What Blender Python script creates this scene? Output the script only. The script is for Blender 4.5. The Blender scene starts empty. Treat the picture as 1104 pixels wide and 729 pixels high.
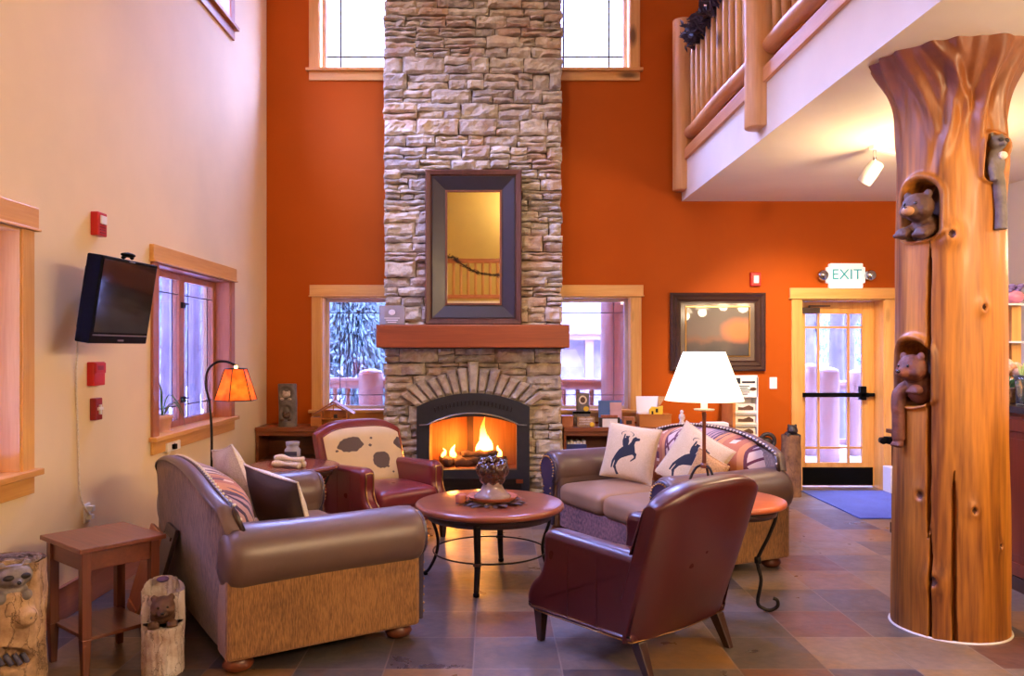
import bpy, bmesh, math, random
from math import sin, cos, pi, radians as R, sqrt, atan2, exp
from mathutils import Vector, Matrix, noise
random.seed(7)
SC = bpy.context.scene
COL = SC.collection
# ---------------------------------------------------------------- geometry helpers
class MB:
    def __init__(s):
        s.v = []; s.f = []; s.m = []; s.s = []
    def add(s, vs, fs, M=None, mi=0, smooth=False):
        b = len(s.v)
        s.v.extend([tuple(M @ Vector(p)) for p in vs] if M is not None else [tuple(p) for p in vs])
        for f in fs:
            s.f.append(tuple(b + i for i in f)); s.m.append(mi); s.s.append(smooth)
        return s
    def box(s, lo, hi, M=None, mi=0):
        x0, y0, z0 = lo; x1, y1, z1 = hi
        return s.add([(x0,y0,z0),(x1,y0,z0),(x1,y1,z0),(x0,y1,z0),(x0,y0,z1),(x1,y0,z1),(x1,y1,z1),(x0,y1,z1)],
                     [(0,3,2,1),(4,5,6,7),(0,1,5,4),(1,2,6,5),(2,3,7,6),(3,0,4,7)], M, mi)
    def cbox(s, c, d, M=None, mi=0):
        return s.box([c[i]-d[i]/2 for i in range(3)], [c[i]+d[i]/2 for i in range(3)], M, mi)
    def taper(s, c0, d0, c1, d1, M=None, mi=0):
        # box between bottom rectangle (centre c0, size d0) and top rectangle
        vs = []
        for c, d in ((c0, d0), (c1, d1)):
            for sx, sy in ((-1,-1),(1,-1),(1,1),(-1,1)):
                vs.append((c[0]+sx*d[0]/2, c[1]+sy*d[1]/2, c[2]))
        return s.add(vs, [(0,3,2,1),(4,5,6,7),(0,1,5,4),(1,2,6,5),(2,3,7,6),(3,0,4,7)], M, mi)
    def tube(s, pts, r, seg=10, cap=True, closed=False, mi=0, M=None, flat=None):
        pts = [Vector(p) for p in pts]; n = len(pts)
        rr = r if isinstance(r, (list, tuple)) else [r]*n
        ts = []
        for i in range(n):
            a = pts[(i-1) % n] if (closed or i > 0) else pts[i]
            b = pts[(i+1) % n] if (closed or i < n-1) else pts[i]
            t = (b-a); ts.append(t.normalized() if t.length > 1e-9 else Vector((0,0,1)))
        u = ts[0].orthogonal().normalized()
        if flat is not None:
            fv = Vector(flat); u = (fv - ts[0]*fv.dot(ts[0])).normalized()
        vs = []
        for i in range(n):
            if i:
                u = (u - ts[i]*u.dot(ts[i]))
                u = u.normalized() if u.length > 1e-6 else ts[i].orthogonal().normalized()
            w = ts[i].cross(u)
            for k in range(seg):
                a = 2*pi*k/seg
                if flat is not None:
                    vs.append(pts[i] + u*(cos(a)*rr[i]*0.35) + w*(sin(a)*rr[i]))
                else:
                    vs.append(pts[i] + u*(cos(a)*rr[i]) + w*(sin(a)*rr[i]))
        fs = []
        for i in range(n if closed else n-1):
            j = (i+1) % n
            for k in range(seg):
                l = (k+1) % seg
                fs.append((i*seg+k, i*seg+l, j*seg+l, j*seg+k))
        if cap and not closed:
            fs.append(tuple(range(seg-1, -1, -1))); fs.append(tuple((n-1)*seg+k for k in range(seg)))
        return s.add(vs, fs, M, mi, True)
    def lathe(s, prof, seg=24, c=(0,0,0), M=None, mi=0, sx=1, sy=1):
        vs = []; fs = []; n = len(prof)
        for r, z in prof:
            for k in range(seg):
                a = 2*pi*k/seg
                vs.append((c[0]+r*cos(a)*sx, c[1]+r*sin(a)*sy, c[2]+z))
        for i in range(n-1):
            for k in range(seg):
                l = (k+1) % seg
                fs.append((i*seg+k, i*seg+l, (i+1)*seg+l, (i+1)*seg+k))
        if prof[0][0] > 1e-4: fs.append(tuple(range(seg-1, -1, -1)))
        if prof[-1][0] > 1e-4: fs.append(tuple((n-1)*seg+k for k in range(seg)))
        return s.add(vs, fs, M, mi, True)
    def prism(s, poly, a, b, plane='xz', M=None, mi=0, smooth=False):
        n = len(poly); vs = []
        for d in (a, b):
            for p, q in poly:
                vs.append({'xz': (p, d, q), 'xy': (p, q, d), 'yz': (d, p, q)}[plane])
        fs = [tuple(range(n)), tuple(range(2*n-1, n-1, -1))]
        for i in range(n):
            j = (i+1) % n
            fs.append((j, i, n+i, n+j))
        return s.add(vs, fs, M, mi, smooth)
    def ball(s, c, r, seg=14, rings=9, M=None, mi=0):
        r = r if isinstance(r, (list, tuple)) else (r, r, r)
        vs = [(c[0], c[1], c[2]-r[2])]
        for i in range(1, rings):
            t = -pi/2 + pi*i/rings
            for k in range(seg):
                a = 2*pi*k/seg
                vs.append((c[0]+r[0]*cos(t)*cos(a), c[1]+r[1]*cos(t)*sin(a), c[2]+r[2]*sin(t)))
        vs.append((c[0], c[1], c[2]+r[2])); N = len(vs)-1; fs = []
        for k in range(seg):
            l = (k+1) % seg
            fs.append((0, 1+l, 1+k)); fs.append((N, 1+(rings-2)*seg+k, 1+(rings-2)*seg+l))
            for i in range(rings-2):
                fs.append((1+i*seg+k, 1+i*seg+l, 1+(i+1)*seg+l, 1+(i+1)*seg+k))
        return s.add(vs, fs, M, mi, True)
    def grid(s, fn, nu, nv, wrap=False, M=None, mi=0, smooth=True, mif=None):
        vs = [fn(i/nu, j/nv) for j in range(nv+1) for i in range(nu if wrap else nu+1)]
        w = nu if wrap else nu+1; b = len(s.v)
        s.v.extend([tuple(M @ Vector(p)) for p in vs] if M is not None else [tuple(p) for p in vs])
        for j in range(nv):
            for i in range(nu):
                k = (i+1) % w
                s.f.append((b+j*w+i, b+j*w+k, b+(j+1)*w+k, b+(j+1)*w+i))
                s.m.append(mif((i+.5)/nu, (j+.5)/nv) if mif else mi); s.s.append(smooth)
        return s
    def build(s, name, mats, parent=None, loc=(0,0,0), rz=0, bevel=0, seg=2, sub=0, remesh=0, smooth=None, fix=True, smiter=0, rot=None):
        me = bpy.data.meshes.new(name)
        me.from_pydata(s.v, [], s.f)
        mats = mats if isinstance(mats, (list, tuple)) else [mats]
        for m in mats: me.materials.append(m)
        me.polygons.foreach_set('material_index', s.m)
        me.polygons.foreach_set('use_smooth', [bool(x) for x in s.s] if smooth is None else [smooth]*len(s.s))
        if fix:
            bm = bmesh.new(); bm.from_mesh(me)
            bmesh.ops.recalc_face_normals(bm, faces=bm.faces); bm.to_mesh(me); bm.free()
        me.update()
        o = bpy.data.objects.new(name, me); COL.objects.link(o)
        o.location = loc; o.rotation_euler = rot if rot else (0, 0, rz)
        if parent: o.parent = parent
        if remesh:
            m = o.modifiers.new('r', 'REMESH'); m.mode = 'VOXEL'; m.voxel_size = remesh; m.use_smooth_shade = True
            if smiter:
                m = o.modifiers.new('s', 'SMOOTH'); m.iterations = smiter; m.factor = .5
        if bevel:
            m = o.modifiers.new('b', 'BEVEL'); m.width = bevel; m.segments = seg; m.limit_method = 'ANGLE'; m.angle_limit = R(40)
            m.harden_normals = False
        if sub:
            m = o.modifiers.new('u', 'SUBSURF'); m.levels = sub; m.render_levels = sub
        return o
def tag(o, label=None, cat=None, group=None, kind=None):
    if label: o['label'] = label
    if cat: o['category'] = cat
    if group: o['group'] = group
    if kind: o['kind'] = kind
    return o
def thing(name, label, cat, loc=(0,0,0), rz=0, group=None, rot=None):
    o = bpy.data.objects.new(name, None); COL.objects.link(o)
    o.empty_display_size = .1
    o.location = loc; o.rotation_euler = rot if rot else (0, 0, rz)
    return tag(o, label, cat, group)
def struct(o): return tag(o, kind='structure')
def copy_tree(o, parent=None):
    c = o.copy(); COL.objects.link(c)
    if parent: c.parent = parent
    for ch in list(o.children): copy_tree(ch, c)
    return c
def T(x, y, z): return Matrix.Translation((x, y, z))
def RZ(a): return Matrix.Rotation(a, 4, 'Z')
def RX(a): return Matrix.Rotation(a, 4, 'X')
def RY(a): return Matrix.Rotation(a, 4, 'Y')
def fb(x, y, z, o=4):
    return noise.fractal(Vector((x, y, z)), 1.0, 2.0, o)
def sst(a, b, x):
    t = max(0, min(1, (x-a)/(b-a))); return t*t*(3-2*t)
def spline(pts, n=8):
    pts = [Vector(p) for p in pts]; out = []
    for i in range(len(pts)-1):
        p0 = pts[max(i-1, 0)]; p1 = pts[i]; p2 = pts[i+1]; p3 = pts[min(i+2, len(pts)-1)]
        for k in range(n):
            t = k/n
            out.append(.5*((2*p1)+(p2-p0)*t+(2*p0-5*p1+4*p2-p3)*t*t+(3*p1-p0-3*p2+p3)*t**3))
    out.append(pts[-1]); return out
def inpoly(x, y, poly):
    r = False; n = len(poly); j = n-1
    for i in range(n):
        xi, yi = poly[i]; xj, yj = poly[j]
        if (yi > y) != (yj > y) and x < (xj-xi)*(y-yi)/(yj-yi)+xi: r = not r
        j = i
    return r
def frame_sweep(mb, w, h, prof, mi=None, M=None):
    # picture frame: outer w x h centred at x=0, z from 0..h, face towards -y; prof = [(inset, y)...]
    vs = []; fs = []; n = len(prof); ms = []
    for (i, y) in prof:
        vs += [(-w/2+i, y, i), (w/2-i, y, i), (w/2-i, y, h-i), (-w/2+i, y, h-i)]
    for k in range(n-1):
        for c in range(4):
            d = (c+1) % 4
            mb.add([vs[k*4+c], vs[k*4+d], vs[k*4+4+d], vs[k*4+4+c]], [(0,1,2,3)], M, mi[k] if mi else 0)
# ---------------------------------------------------------------- materials
def lin(c):
    return (c/255/12.92 if c/255 <= .04045 else ((c/255+.055)/1.055)**2.4)
def S(r, g, b): return (lin(r), lin(g), lin(b), 1)
def nd(nt, typ, ins=None, **props):
    n = nt.nodes.new(typ)
    for k, v in props.items(): setattr(n, k, v)
    for k, v in (ins or {}).items():
        sk = n.inputs[k]
        if isinstance(v, bpy.types.NodeSocket): nt.links.new(v, sk)
        elif isinstance(v, bpy.types.Node): nt.links.new(v.outputs[0], sk)
        else: sk.default_value = v
    return n
def ramp(nt, fac, stops, interp='LINEAR'):
    n = nd(nt, 'ShaderNodeValToRGB', {0: fac}); cr = n.color_ramp; cr.interpolation = interp
    while len(cr.elements) > 1: cr.elements.remove(cr.elements[-1])
    cr.elements[0].position = stops[0][0]; cr.elements[0].color = stops[0][1]
    for p, c in stops[1:]:
        e = cr.elements.new(p); e.color = c
    return n
def newmat(name):
    m = bpy.data.materials.new(name); m.use_nodes = True
    nt = m.node_tree; return m, nt, nt.nodes['Principled BSDF']
def math_(nt, op, a, b=None, c=None):
    ins = {0: a}
    if b is not None: ins[1] = b
    if c is not None: ins[2] = c
    return nd(nt, 'ShaderNodeMath', ins, operation=op).outputs[0]
def mixc(nt, f, a, b, blend='MIX'):
    n = nd(nt, 'ShaderNodeMix', None, data_type='RGBA', blend_type=blend)
    for i, v in ((0, f), (6, a), (7, b)):
        if isinstance(v, bpy.types.NodeSocket): nt.links.new(v, n.inputs[i])
        else: n.inputs[i].default_value = v
    return n.outputs[2]
def bump(nt, b, h, strength=.2, dist=.01):
    n = nd(nt, 'ShaderNodeBump', {'Height': h, 'Strength': strength, 'Distance': dist})
    nt.links.new(n.outputs[0], b.inputs['Normal'])
def objco(nt, scale=(1,1,1)):
    t = nd(nt, 'ShaderNodeTexCoord')
    return nd(nt, 'ShaderNodeMapping', {0: t.outputs['Object'], 3: scale}).outputs[0]
def plain(name, c, rough=.5, metal=0, var=.12, nscale=9, bstr=0, bscale=60, coat=0, spec=.5, emit=None, estr=0, trans=0, sheen=0):
    m, nt, b = newmat(name)
    co = objco(nt)
    n = nd(nt, 'ShaderNodeTexNoise', {'Vector': co, 'Scale': nscale, 'Detail': 4})
    d = tuple(x*(1-var) for x in c[:3])+(1,); l = tuple(min(1, x*(1+var)) for x in c[:3])+(1,)
    r = ramp(nt, n.outputs[0], [(.3, d), (.7, l)])
    nt.links.new(r.outputs[0], b.inputs['Base Color'])
    b.inputs['Roughness'].default_value = rough; b.inputs['Metallic'].default_value = metal
    b.inputs['Coat Weight'].default_value = coat; b.inputs['Coat Roughness'].default_value = .08
    b.inputs['Specular IOR Level'].default_value = spec
    b.inputs['Transmission Weight'].default_value = trans
    if sheen: b.inputs['Sheen Weight'].default_value = sheen
    if bstr:
        n2 = nd(nt, 'ShaderNodeTexNoise', {'Vector': co, 'Scale': bscale, 'Detail': 3})
        bump(nt, b, n2.outputs[0], bstr, .01)
    if emit:
        b.inputs['Emission Color'].default_value = emit; b.inputs['Emission Strength'].default_value = estr
    return m
def wood(name, c1, c2, axis='z', rough=.4, scale=6, coat=0, knots=0, bstr=.08, spread=(.3, .5, .68)):
    m, nt, b = newmat(name)
    st = {'x': (.06,1,1), 'y': (1,.06,1), 'z': (1,1,.06)}[axis]
    co = objco(nt, st)
    w = nd(nt, 'ShaderNodeTexNoise', {'Vector': co, 'Scale': scale, 'Detail': 3, 'Distortion': .6})
    f = nd(nt, 'ShaderNodeTexNoise', {'Vector': co, 'Scale': scale*9, 'Detail': 4})
    mix = math_(nt, 'ADD', math_(nt, 'MULTIPLY', w.outputs[0], .65), math_(nt, 'MULTIPLY', f.outputs[0], .35))
    mid = tuple((a+bb)/2 for a, bb in zip(c1, c2))
    r = ramp(nt, mix, [(spread[0], c1), (spread[1], mid), (spread[2], c2)])
    col = r.outputs[0]
    if knots:
        co2 = objco(nt, tuple(.35 if s < .5 else 1 for s in st))
        v = nd(nt, 'ShaderNodeTexVoronoi', {'Vector': co2, 'Scale': knots})
        k = ramp(nt, v.outputs['Distance'], [(.05, (1,1,1,1)), (.12, (0,0,0,1))])
        col = mixc(nt, k.outputs[0], col, tuple(x*.3 for x in c1[:3])+(1,))
    nt.links.new(col, b.inputs['Base Color'])
    b.inputs['Roughness'].default_value = rough; b.inputs['Coat Weight'].default_value = coat
    b.inputs['Coat Roughness'].default_value = .15
    bump(nt, b, f.outputs[0], bstr, .01)
    return m
def leather(name, c, rough=.34, var=.25, coat=.15):
    m, nt, b = newmat(name)
    co = objco(nt)
    n = nd(nt, 'ShaderNodeTexNoise', {'Vector': co, 'Scale': 4, 'Detail': 2, 'Roughness': .45})
    d = tuple(x*(1-var) for x in c[:3])+(1,); l = tuple(min(1, x*(1+var)) for x in c[:3])+(1,)
    r = ramp(nt, n.outputs[0], [(.15, d), (.85, l)])
    nt.links.new(r.outputs[0], b.inputs['Base Color'])
    rr = nd(nt, 'ShaderNodeMapRange', {0: n.outputs[0], 1: .15, 2: .85, 3: rough-.06, 4: rough+.1})
    nt.links.new(rr.outputs[0], b.inputs['Roughness'])
    v = nd(nt, 'ShaderNodeTexVoronoi', {'Vector': co, 'Scale': 120})
    n3 = nd(nt, 'ShaderNodeTexNoise', {'Vector': co, 'Scale': 11, 'Detail': 3})
    h = math_(nt, 'ADD', math_(nt, 'MULTIPLY', v.outputs[0], .12), n3.outputs[0])
    bump(nt, b, h, .10, .008)
    b.inputs['Coat Weight'].default_value = coat; b.inputs['Coat Roughness'].default_value = .3
    return m
def weave(name, c1, c2, scale=90, rough=.85, sheen=.2, streak=True):
    m, nt, b = newmat(name)
    co = objco(nt, (1, 1, .12) if streak else (1,1,1))
    n = nd(nt, 'ShaderNodeTexNoise', {'Vector': co, 'Scale': scale, 'Detail': 3})
    n2 = nd(nt, 'ShaderNodeTexNoise', {'Vector': objco(nt), 'Scale': 4, 'Detail': 3})
    s = math_(nt, 'ADD', math_(nt, 'MULTIPLY', n.outputs[0], .7), math_(nt, 'MULTIPLY', n2.outputs[0], .3))
    r = ramp(nt, s, [(.36, c1), (.62, c2)])
    nt.links.new(r.outputs[0], b.inputs['Base Color']); b.inputs['Roughness'].default_value = rough
    b.inputs['Sheen Weight'].default_value = sheen
    bump(nt, b, n.outputs[0], .4, .01)
    return m
def emis(name, c, s):
    m, nt, b = newmat(name)
    b.inputs['Base Color'].default_value = (.8,.8,.8,1)
    b.inputs['Emission Color'].default_value = c; b.inputs['Emission Strength'].default_value = s
    return m
def glass_pane(name, tint):
    m, nt, b = newmat(name); out = nt.nodes['Material Output']
    t = nd(nt, 'ShaderNodeBsdfTransparent', {0: tint})
    g = nd(nt, 'ShaderNodeBsdfGlossy', {0: (.9,.9,.95,1), 1: .02})
    mx = nd(nt, 'ShaderNodeMixShader', {0: .05, 1: t.outputs[0], 2: g.outputs[0]})
    nt.links.new(mx.outputs[0], out.inputs[0]); nt.nodes.remove(b)
    return m
M = {}
def paint(name, c, var=.05):
    m, nt, b = newmat(name); co = objco(nt)
    n = nd(nt, 'ShaderNodeTexNoise', {'Vector': co, 'Scale': 1.3, 'Detail': 4})
    r = ramp(nt, n.outputs[0], [(.3, tuple(x*(1-var) for x in c[:3])+(1,)), (.7, tuple(x*(1+var) for x in c[:3])+(1,))])
    nt.links.new(r.outputs[0], b.inputs['Base Color']); b.inputs['Roughness'].default_value = .55; b.inputs['Specular IOR Level'].default_value = .08
    n2 = nd(nt, 'ShaderNodeTexNoise', {'Vector': co, 'Scale': 90, 'Detail': 2})
    bump(nt, b, n2.outputs[0], .06, .01); return m
M['orange'] = paint('orange_paint', S(176,80,16))
M['cream'] = paint('cream_paint', S(240,216,171))
M['ochre'] = paint('ochre_paint', S(196,172,104))
M['white'] = paint('ivory_paint', S(238,228,206))
M['grey_wall'] = paint('pale_grey_paint', S(215,214,216))
M['pine'] = wood('pine', S(206,142,66), S(234,180,100), 'z', .42, 7, .1, 2.2)
M['pinex'] = wood('pine_across', S(206,142,66), S(234,180,100), 'x', .42, 7, .1, 2.2)
M['piney'] = wood('pine_along', S(190,128,76), S(222,166,104), 'y', .42, 7, .1, 2.2)
M['redpine'] = wood('red_pine', S(150,84,50), S(186,116,74), 'z', .4, 7, .1)
M['redpiney'] = wood('red_pine_along', S(150,84,50), S(186,116,74), 'y', .4, 7, .1)
M['log'] = wood('peeled_log', S(200,136,70), S(234,182,112), 'z', .45, 5, .1, 3)
M['logy'] = wood('peeled_log_along', S(190,122,66), S(226,166,102), 'y', .45, 5, .1, 3)
M['logx'] = wood('peeled_log_across', S(176,104,60), S(216,146,92), 'x', .45, 5, .1, 3)
M['mirrorwood'] = wood('mirror_frame_wood', S(62,34,26), S(98,58,44), 'z', .32, 5, .2)
M['mantel'] = wood('mantel_wood', S(118,50,16), S(166,80,32), 'x', .38, 5, .2)
M['cherry'] = wood('cherry_wood', S(84,38,20), S(124,64,36), 'x', .36, 6, .12)
M['cherryz'] = wood('cherry_wood_upright', S(84,38,20), S(124,64,36), 'z', .36, 6, .12)
M['desk'] = wood('desk_wood', S(84,30,14), S(130,52,26), 'z', .3, 5, .3)
M['case'] = wood('bookcase_wood', S(98,46,20), S(142,76,38), 'x', .38, 5, .2)
M['oak'] = wood('orange_oak', S(168,98,40), S(204,130,60), 'x', .38, 5, .2)
M['tabletop'] = wood('table_top_wood', S(110,52,30), S(168,92,56), 'x', .28, 5, .35)
M['tableorange'] = wood('table_top_orange', S(160,72,34), S(206,110,58), 'x', .28, 5, .3)
M['tablered'] = wood('table_top_red', S(96,44,36), S(140,74,60), 'x', .26, 5, .35)
M['darkframe'] = wood('dark_frame', S(44,26,18), S(70,42,28), 'x', .3, 5, .3)
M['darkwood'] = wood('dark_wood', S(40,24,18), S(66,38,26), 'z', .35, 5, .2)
M['iron'] = plain('black_iron', S(38,32,30), .45, .7, .2, 30)
M['black'] = plain('black_plastic', S(13,12,13), .5, 0, .1, spec=.05)
M['blackmat'] = plain('black_metal', S(44,43,46), .48, .3, .1, 20)
M['chrome'] = plain('chrome', S(190,190,195), .15, 1, .05)
M['steel'] = plain('dull_steel', S(150,148,150), .35, 1, .08)
M['brass'] = plain('brass_nail', S(190,150,90), .3, 1, .1)
M['leather'] = leather('brown_leather', S(98,74,62), .36, .22, .15)
M['leatherdark'] = leather('dark_blue_leather', S(58,48,66), .32, .2, .25)
M['tanleather'] = leather('tan_leather', S(150,114,82), .42, .2, .08)
M['redleather'] = leather('oxblood_leather', S(64,9,11), .30, .10, .35)
M['redleather2'] = leather('worn_red_leather', S(118,38,36), .3, .15, .3)
M['chenille'] = weave('gold_brown_chenille', S(104,70,38), S(160,112,62), 230)
M['backfab'] = weave('dark_striped_chenille', S(78,58,46), S(146,114,90), 150)
M['skirt'] = weave('maroon_weave', S(60,26,34), S(140,90,84), 40, streak=False)
M['hide'] = plain('cream_cowhide', S(222,198,150), .7, 0, .06, 5, .3, 200, sheen=.2)
M['hidespot'] = plain('grey_brown_cowhide', S(92,76,68), .65, 0, .25, 14, .3, 200)
M['linen'] = weave('beige_linen', S(204,172,122), S(226,198,150), 200, streak=False)
M['ink'] = plain('black_print', S(30,28,38), .8)
M['creamfab'] = weave('cream_cloth', S(216,200,176), S(240,228,208), 120, streak=False)
M['brownfab'] = leather('dark_brown_cloth', S(66,50,46), .6, .25, 0)
M['goldfab'] = weave('gold_cloth', S(150,100,40), S(200,146,70), 120, streak=False)
M['redplastic'] = plain('red_plastic', S(190,24,22), .35, 0, .08)
M['reddark'] = plain('dark_red_plastic', S(140,20,22), .35, 0, .08)
M['whiteplastic'] = plain('white_plastic', S(236,232,224), .4, 0, .03)
M['paper'] = plain('paper', S(236,230,222), .7, 0, .03)
M['terracotta'] = plain('terracotta', S(186,104,70), .7, 0, .12, 14)
M['claypot'] = plain('pale_clay', S(220,176,150), .7, 0, .1, 14)
M['leaf'] = plain('green_leaf', S(70,120,50), .45, 0, .3, 20)
M['stem'] = plain('pale_green_stem', S(150,170,90), .5, 0, .3, 20)
def barkmat(name, c1, c2, dark, sc=15):
    m, nt, b = newmat(name); co = objco(nt, (1,1,.22))
    dn = nd(nt, 'ShaderNodeTexNoise', {'Vector': objco(nt), 'Scale': 7, 'Detail': 5, 'Roughness': .65})
    wq = nd(nt, 'ShaderNodeVectorMath', {0: dn.outputs[1], 1: (.10, .10, .10)}, operation='MULTIPLY')
    wv = nd(nt, 'ShaderNodeVectorMath', {0: co, 1: wq.outputs[0]}, operation='ADD')
    v = nd(nt, 'ShaderNodeTexVoronoi', {'Vector': wv.outputs[0], 'Scale': sc}, feature='DISTANCE_TO_EDGE')
    crack = ramp(nt, v.outputs['Distance'], [(.0, (1,1,1,1)), (.035, (0,0,0,1))])
    r = ramp(nt, dn.outputs[0], [(.34, c1), (.62, c2)])
    c = mixc(nt, math_(nt, 'MULTIPLY', crack.outputs[0], .5), r.outputs[0], dark)
    nt.links.new(c, b.inputs['Base Color']); b.inputs['Roughness'].default_value = .85
    bump(nt, b, math_(nt, 'SUBTRACT', dn.outputs[0], math_(nt, 'MULTIPLY', crack.outputs[0], .6)), .6, .02); return m
def maskmix(name, src, col):
    # copy of a material with a second colour where the mesh attribute 'mask' is high
    m = M[src].copy(); m.name = name; nt = m.node_tree; b = nt.nodes['Principled BSDF']
    at = nd(nt, 'ShaderNodeAttribute', None, attribute_name='mask')
    f = ramp(nt, at.outputs['Fac'], [(.42, (0,0,0,1)), (.58, (1,1,1,1))]).outputs[0]
    nt.links.new(mixc(nt, f, b.inputs['Base Color'].links[0].from_socket, col), b.inputs['Base Color']); return m
def setmask(o, vals):
    a = o.data.attributes.new('mask', 'FLOAT', 'POINT'); a.data.foreach_set('value', vals+[0.0]*(len(o.data.vertices)-len(vals)))
M['bark'] = barkmat('grey_bark', S(140,106,76), S(200,164,124), S(60,42,34))
M['barkbrown'] = barkmat('brown_carved_bark', S(92,58,36), S(140,98,62), S(40,26,20))
M['barkpale'] = barkmat('pale_birch_bark', S(176,146,128), S(226,214,206), S(80,58,50), 19)
M['carve'] = plain('carved_brown', S(86,56,38), .6, 0, .3, 18, .5, 50)
M['carvered'] = plain('carved_red_brown', S(104,56,38), .6, 0, .3, 18, .5, 60)
M['linenink'] = maskmix('printed_linen', 'linen', S(30,28,38))
M['hidespots'] = maskmix('spotted_cowhide', 'hide', S(92,76,68))
M['carvegrey'] = plain('carved_grey', S(110,100,96), .65, 0, .3, 18, .4, 60)
M['carvedark'] = plain('carved_dark', S(40,28,24), .6, 0, .3, 18, .3, 60)
M['carvetan'] = plain('carved_tan', S(180,130,84), .6, 0, .2, 18, .4, 60)
M['eye'] = plain('glossy_black_eye', S(14,12,12), .12, 0, .05, coat=.5)
M['slate_blue'] = plain('blue_card', S(70,104,160), .6, 0, .1)
M['pinkcard'] = plain('pink_card', S(206,160,160), .6, 0, .1)
M['yellow'] = plain('yellow_card', S(236,190,40), .6, 0, .08)
M['bluebox'] = plain('deep_blue_box', S(50,56,120), .5, 0, .15)
M['rug'] = weave('blue_mat', S(30,50,140), S(70,96,190), 150, streak=False)
M['pane'] = glass_pane('clear_pane', (.96,.96,1,1))
M['panelow'] = glass_pane('tinted_pane', (.52,.52,.54,1))
M['paneside'] = glass_pane('dusky_tinted_pane', (.46,.43,.47,1))
M['lead'] = plain('lead_came', S(70,62,66), .5, .5)
M['vinyl'] = plain('white_frame', S(214,200,206), .5, 0, .04)
M['snow'] = plain('snow', S(238,238,244), .8, 0, .04, 3)
M['extlog'] = wood('outdoor_log', S(150,116,104), S(196,160,146), 'z', .6, 4)
M['extlogx'] = wood('outdoor_log_across', S(150,116,104), S(196,160,146), 'x', .6, 4)
# ---------------------------------------------------------------- camera
YW = 9.07; XL = -2.54; XR = 5.2; ZB = 3.247; XF = 2.127; ZT = 6.8; YB = -7.5
cam = bpy.data.cameras.new('camera'); camo = bpy.data.objects.new('camera', cam); COL.objects.link(camo)
cam.sensor_width = 36; cam.lens = 36*870/1104; cam.shift_x = 21/1104; cam.shift_y = 10.5/1104
camo.location = (0, 0, 1.6); camo.rotation_euler = (R(90), 0, 0); cam.clip_start = .05; cam.clip_end = 300
SC.camera = camo
def PX(px, py, Y): return ((px-531)*Y/870, Y, 1.6-(py-375)*Y/870)
# ---------------------------------------------------------------- room shell
def wall(name, mat, fn, us, zs, holes, t):
    U = sorted(set(list(us)+[h[i] for h in holes for i in (0, 1)])); Z = sorted(set(list(zs)+[h[i] for h in holes for i in (2, 3)]))
    mb = MB()
    def solid(i, j):
        if i < 0 or j < 0 or i >= len(U)-1 or j >= len(Z)-1: return False
        u = (U[i]+U[i+1])/2; z = (Z[j]+Z[j+1])/2
        return not any(h[0] < u < h[1] and h[2] < z < h[3] for h in holes)
    for i in range(len(U)-1):
        for j in range(len(Z)-1):
            if not solid(i, j): continue
            a, b, c, d = U[i], U[i+1], Z[j], Z[j+1]
            for dd in (0, t): mb.add([fn(a,c,dd), fn(b,c,dd), fn(b,d,dd), fn(a,d,dd)], [(0,1,2,3)])
            for (di, dj, e) in ((-1,0,((a,c),(a,d))), (1,0,((b,c),(b,d))), (0,-1,((a,c),(b,c))), (0,1,((a,d),(b,d)))):
                if not solid(i+di, j+dj):
                    (p, q), (r_, s_) = e
                    mb.add([fn(p,q,0), fn(r_,s_,0), fn(r_,s_,t), fn(p,q,t)], [(0,1,2,3)])
    return struct(mb.build(name, mat))
WIN_BL = (-1.92, -1.0, .90, 2.173); WIN_BR = (.60, 1.56, .90, 2.173)
WIN_UL = (-1.95, -1.0, 4.73, 6.35); WIN_UR = (.60, 1.545, 4.73, 6.35)
DOOR = (3.465, 4.404, 0, 2.146)
wall('wall_back', M['orange'], lambda u, z, d: (u, YW+d, z), (XL-.25, XR+.25), (0, ZT), [WIN_BL, WIN_BR, WIN_UL, WIN_UR, DOOR], .28)
WIN_L1 = (2.55, 4.33, .93, 2.24); WIN_L2 = (6.1, 7.78, .93, 2.24)
WIN_L3 = (2.55, 4.33, 4.73, 6.35); WIN_L4 = (6.1, 7.78, 4.73, 6.35)
wall('wall_left', M['cream'], lambda u, z, d: (XL-d, u, z), (YB, YW), (0, ZT), [WIN_L1, WIN_L2, WIN_L3, WIN_L4], .25)
wall('wall_right', M['grey_wall'], lambda u, z, d: (XR+d, u, z), (YB, YW), (0, ZT), [], .2)
wall('wall_front', M['ochre'], lambda u, z, d: (u, YB-d, z), (XL-.25, XR+.2), (0, ZT), [], .2)
struct(MB().box((XL-.25, YB-.2, ZT), (XR+.25, YW+.28, ZT+.15)).build('ceiling', M['cream']))
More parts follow.
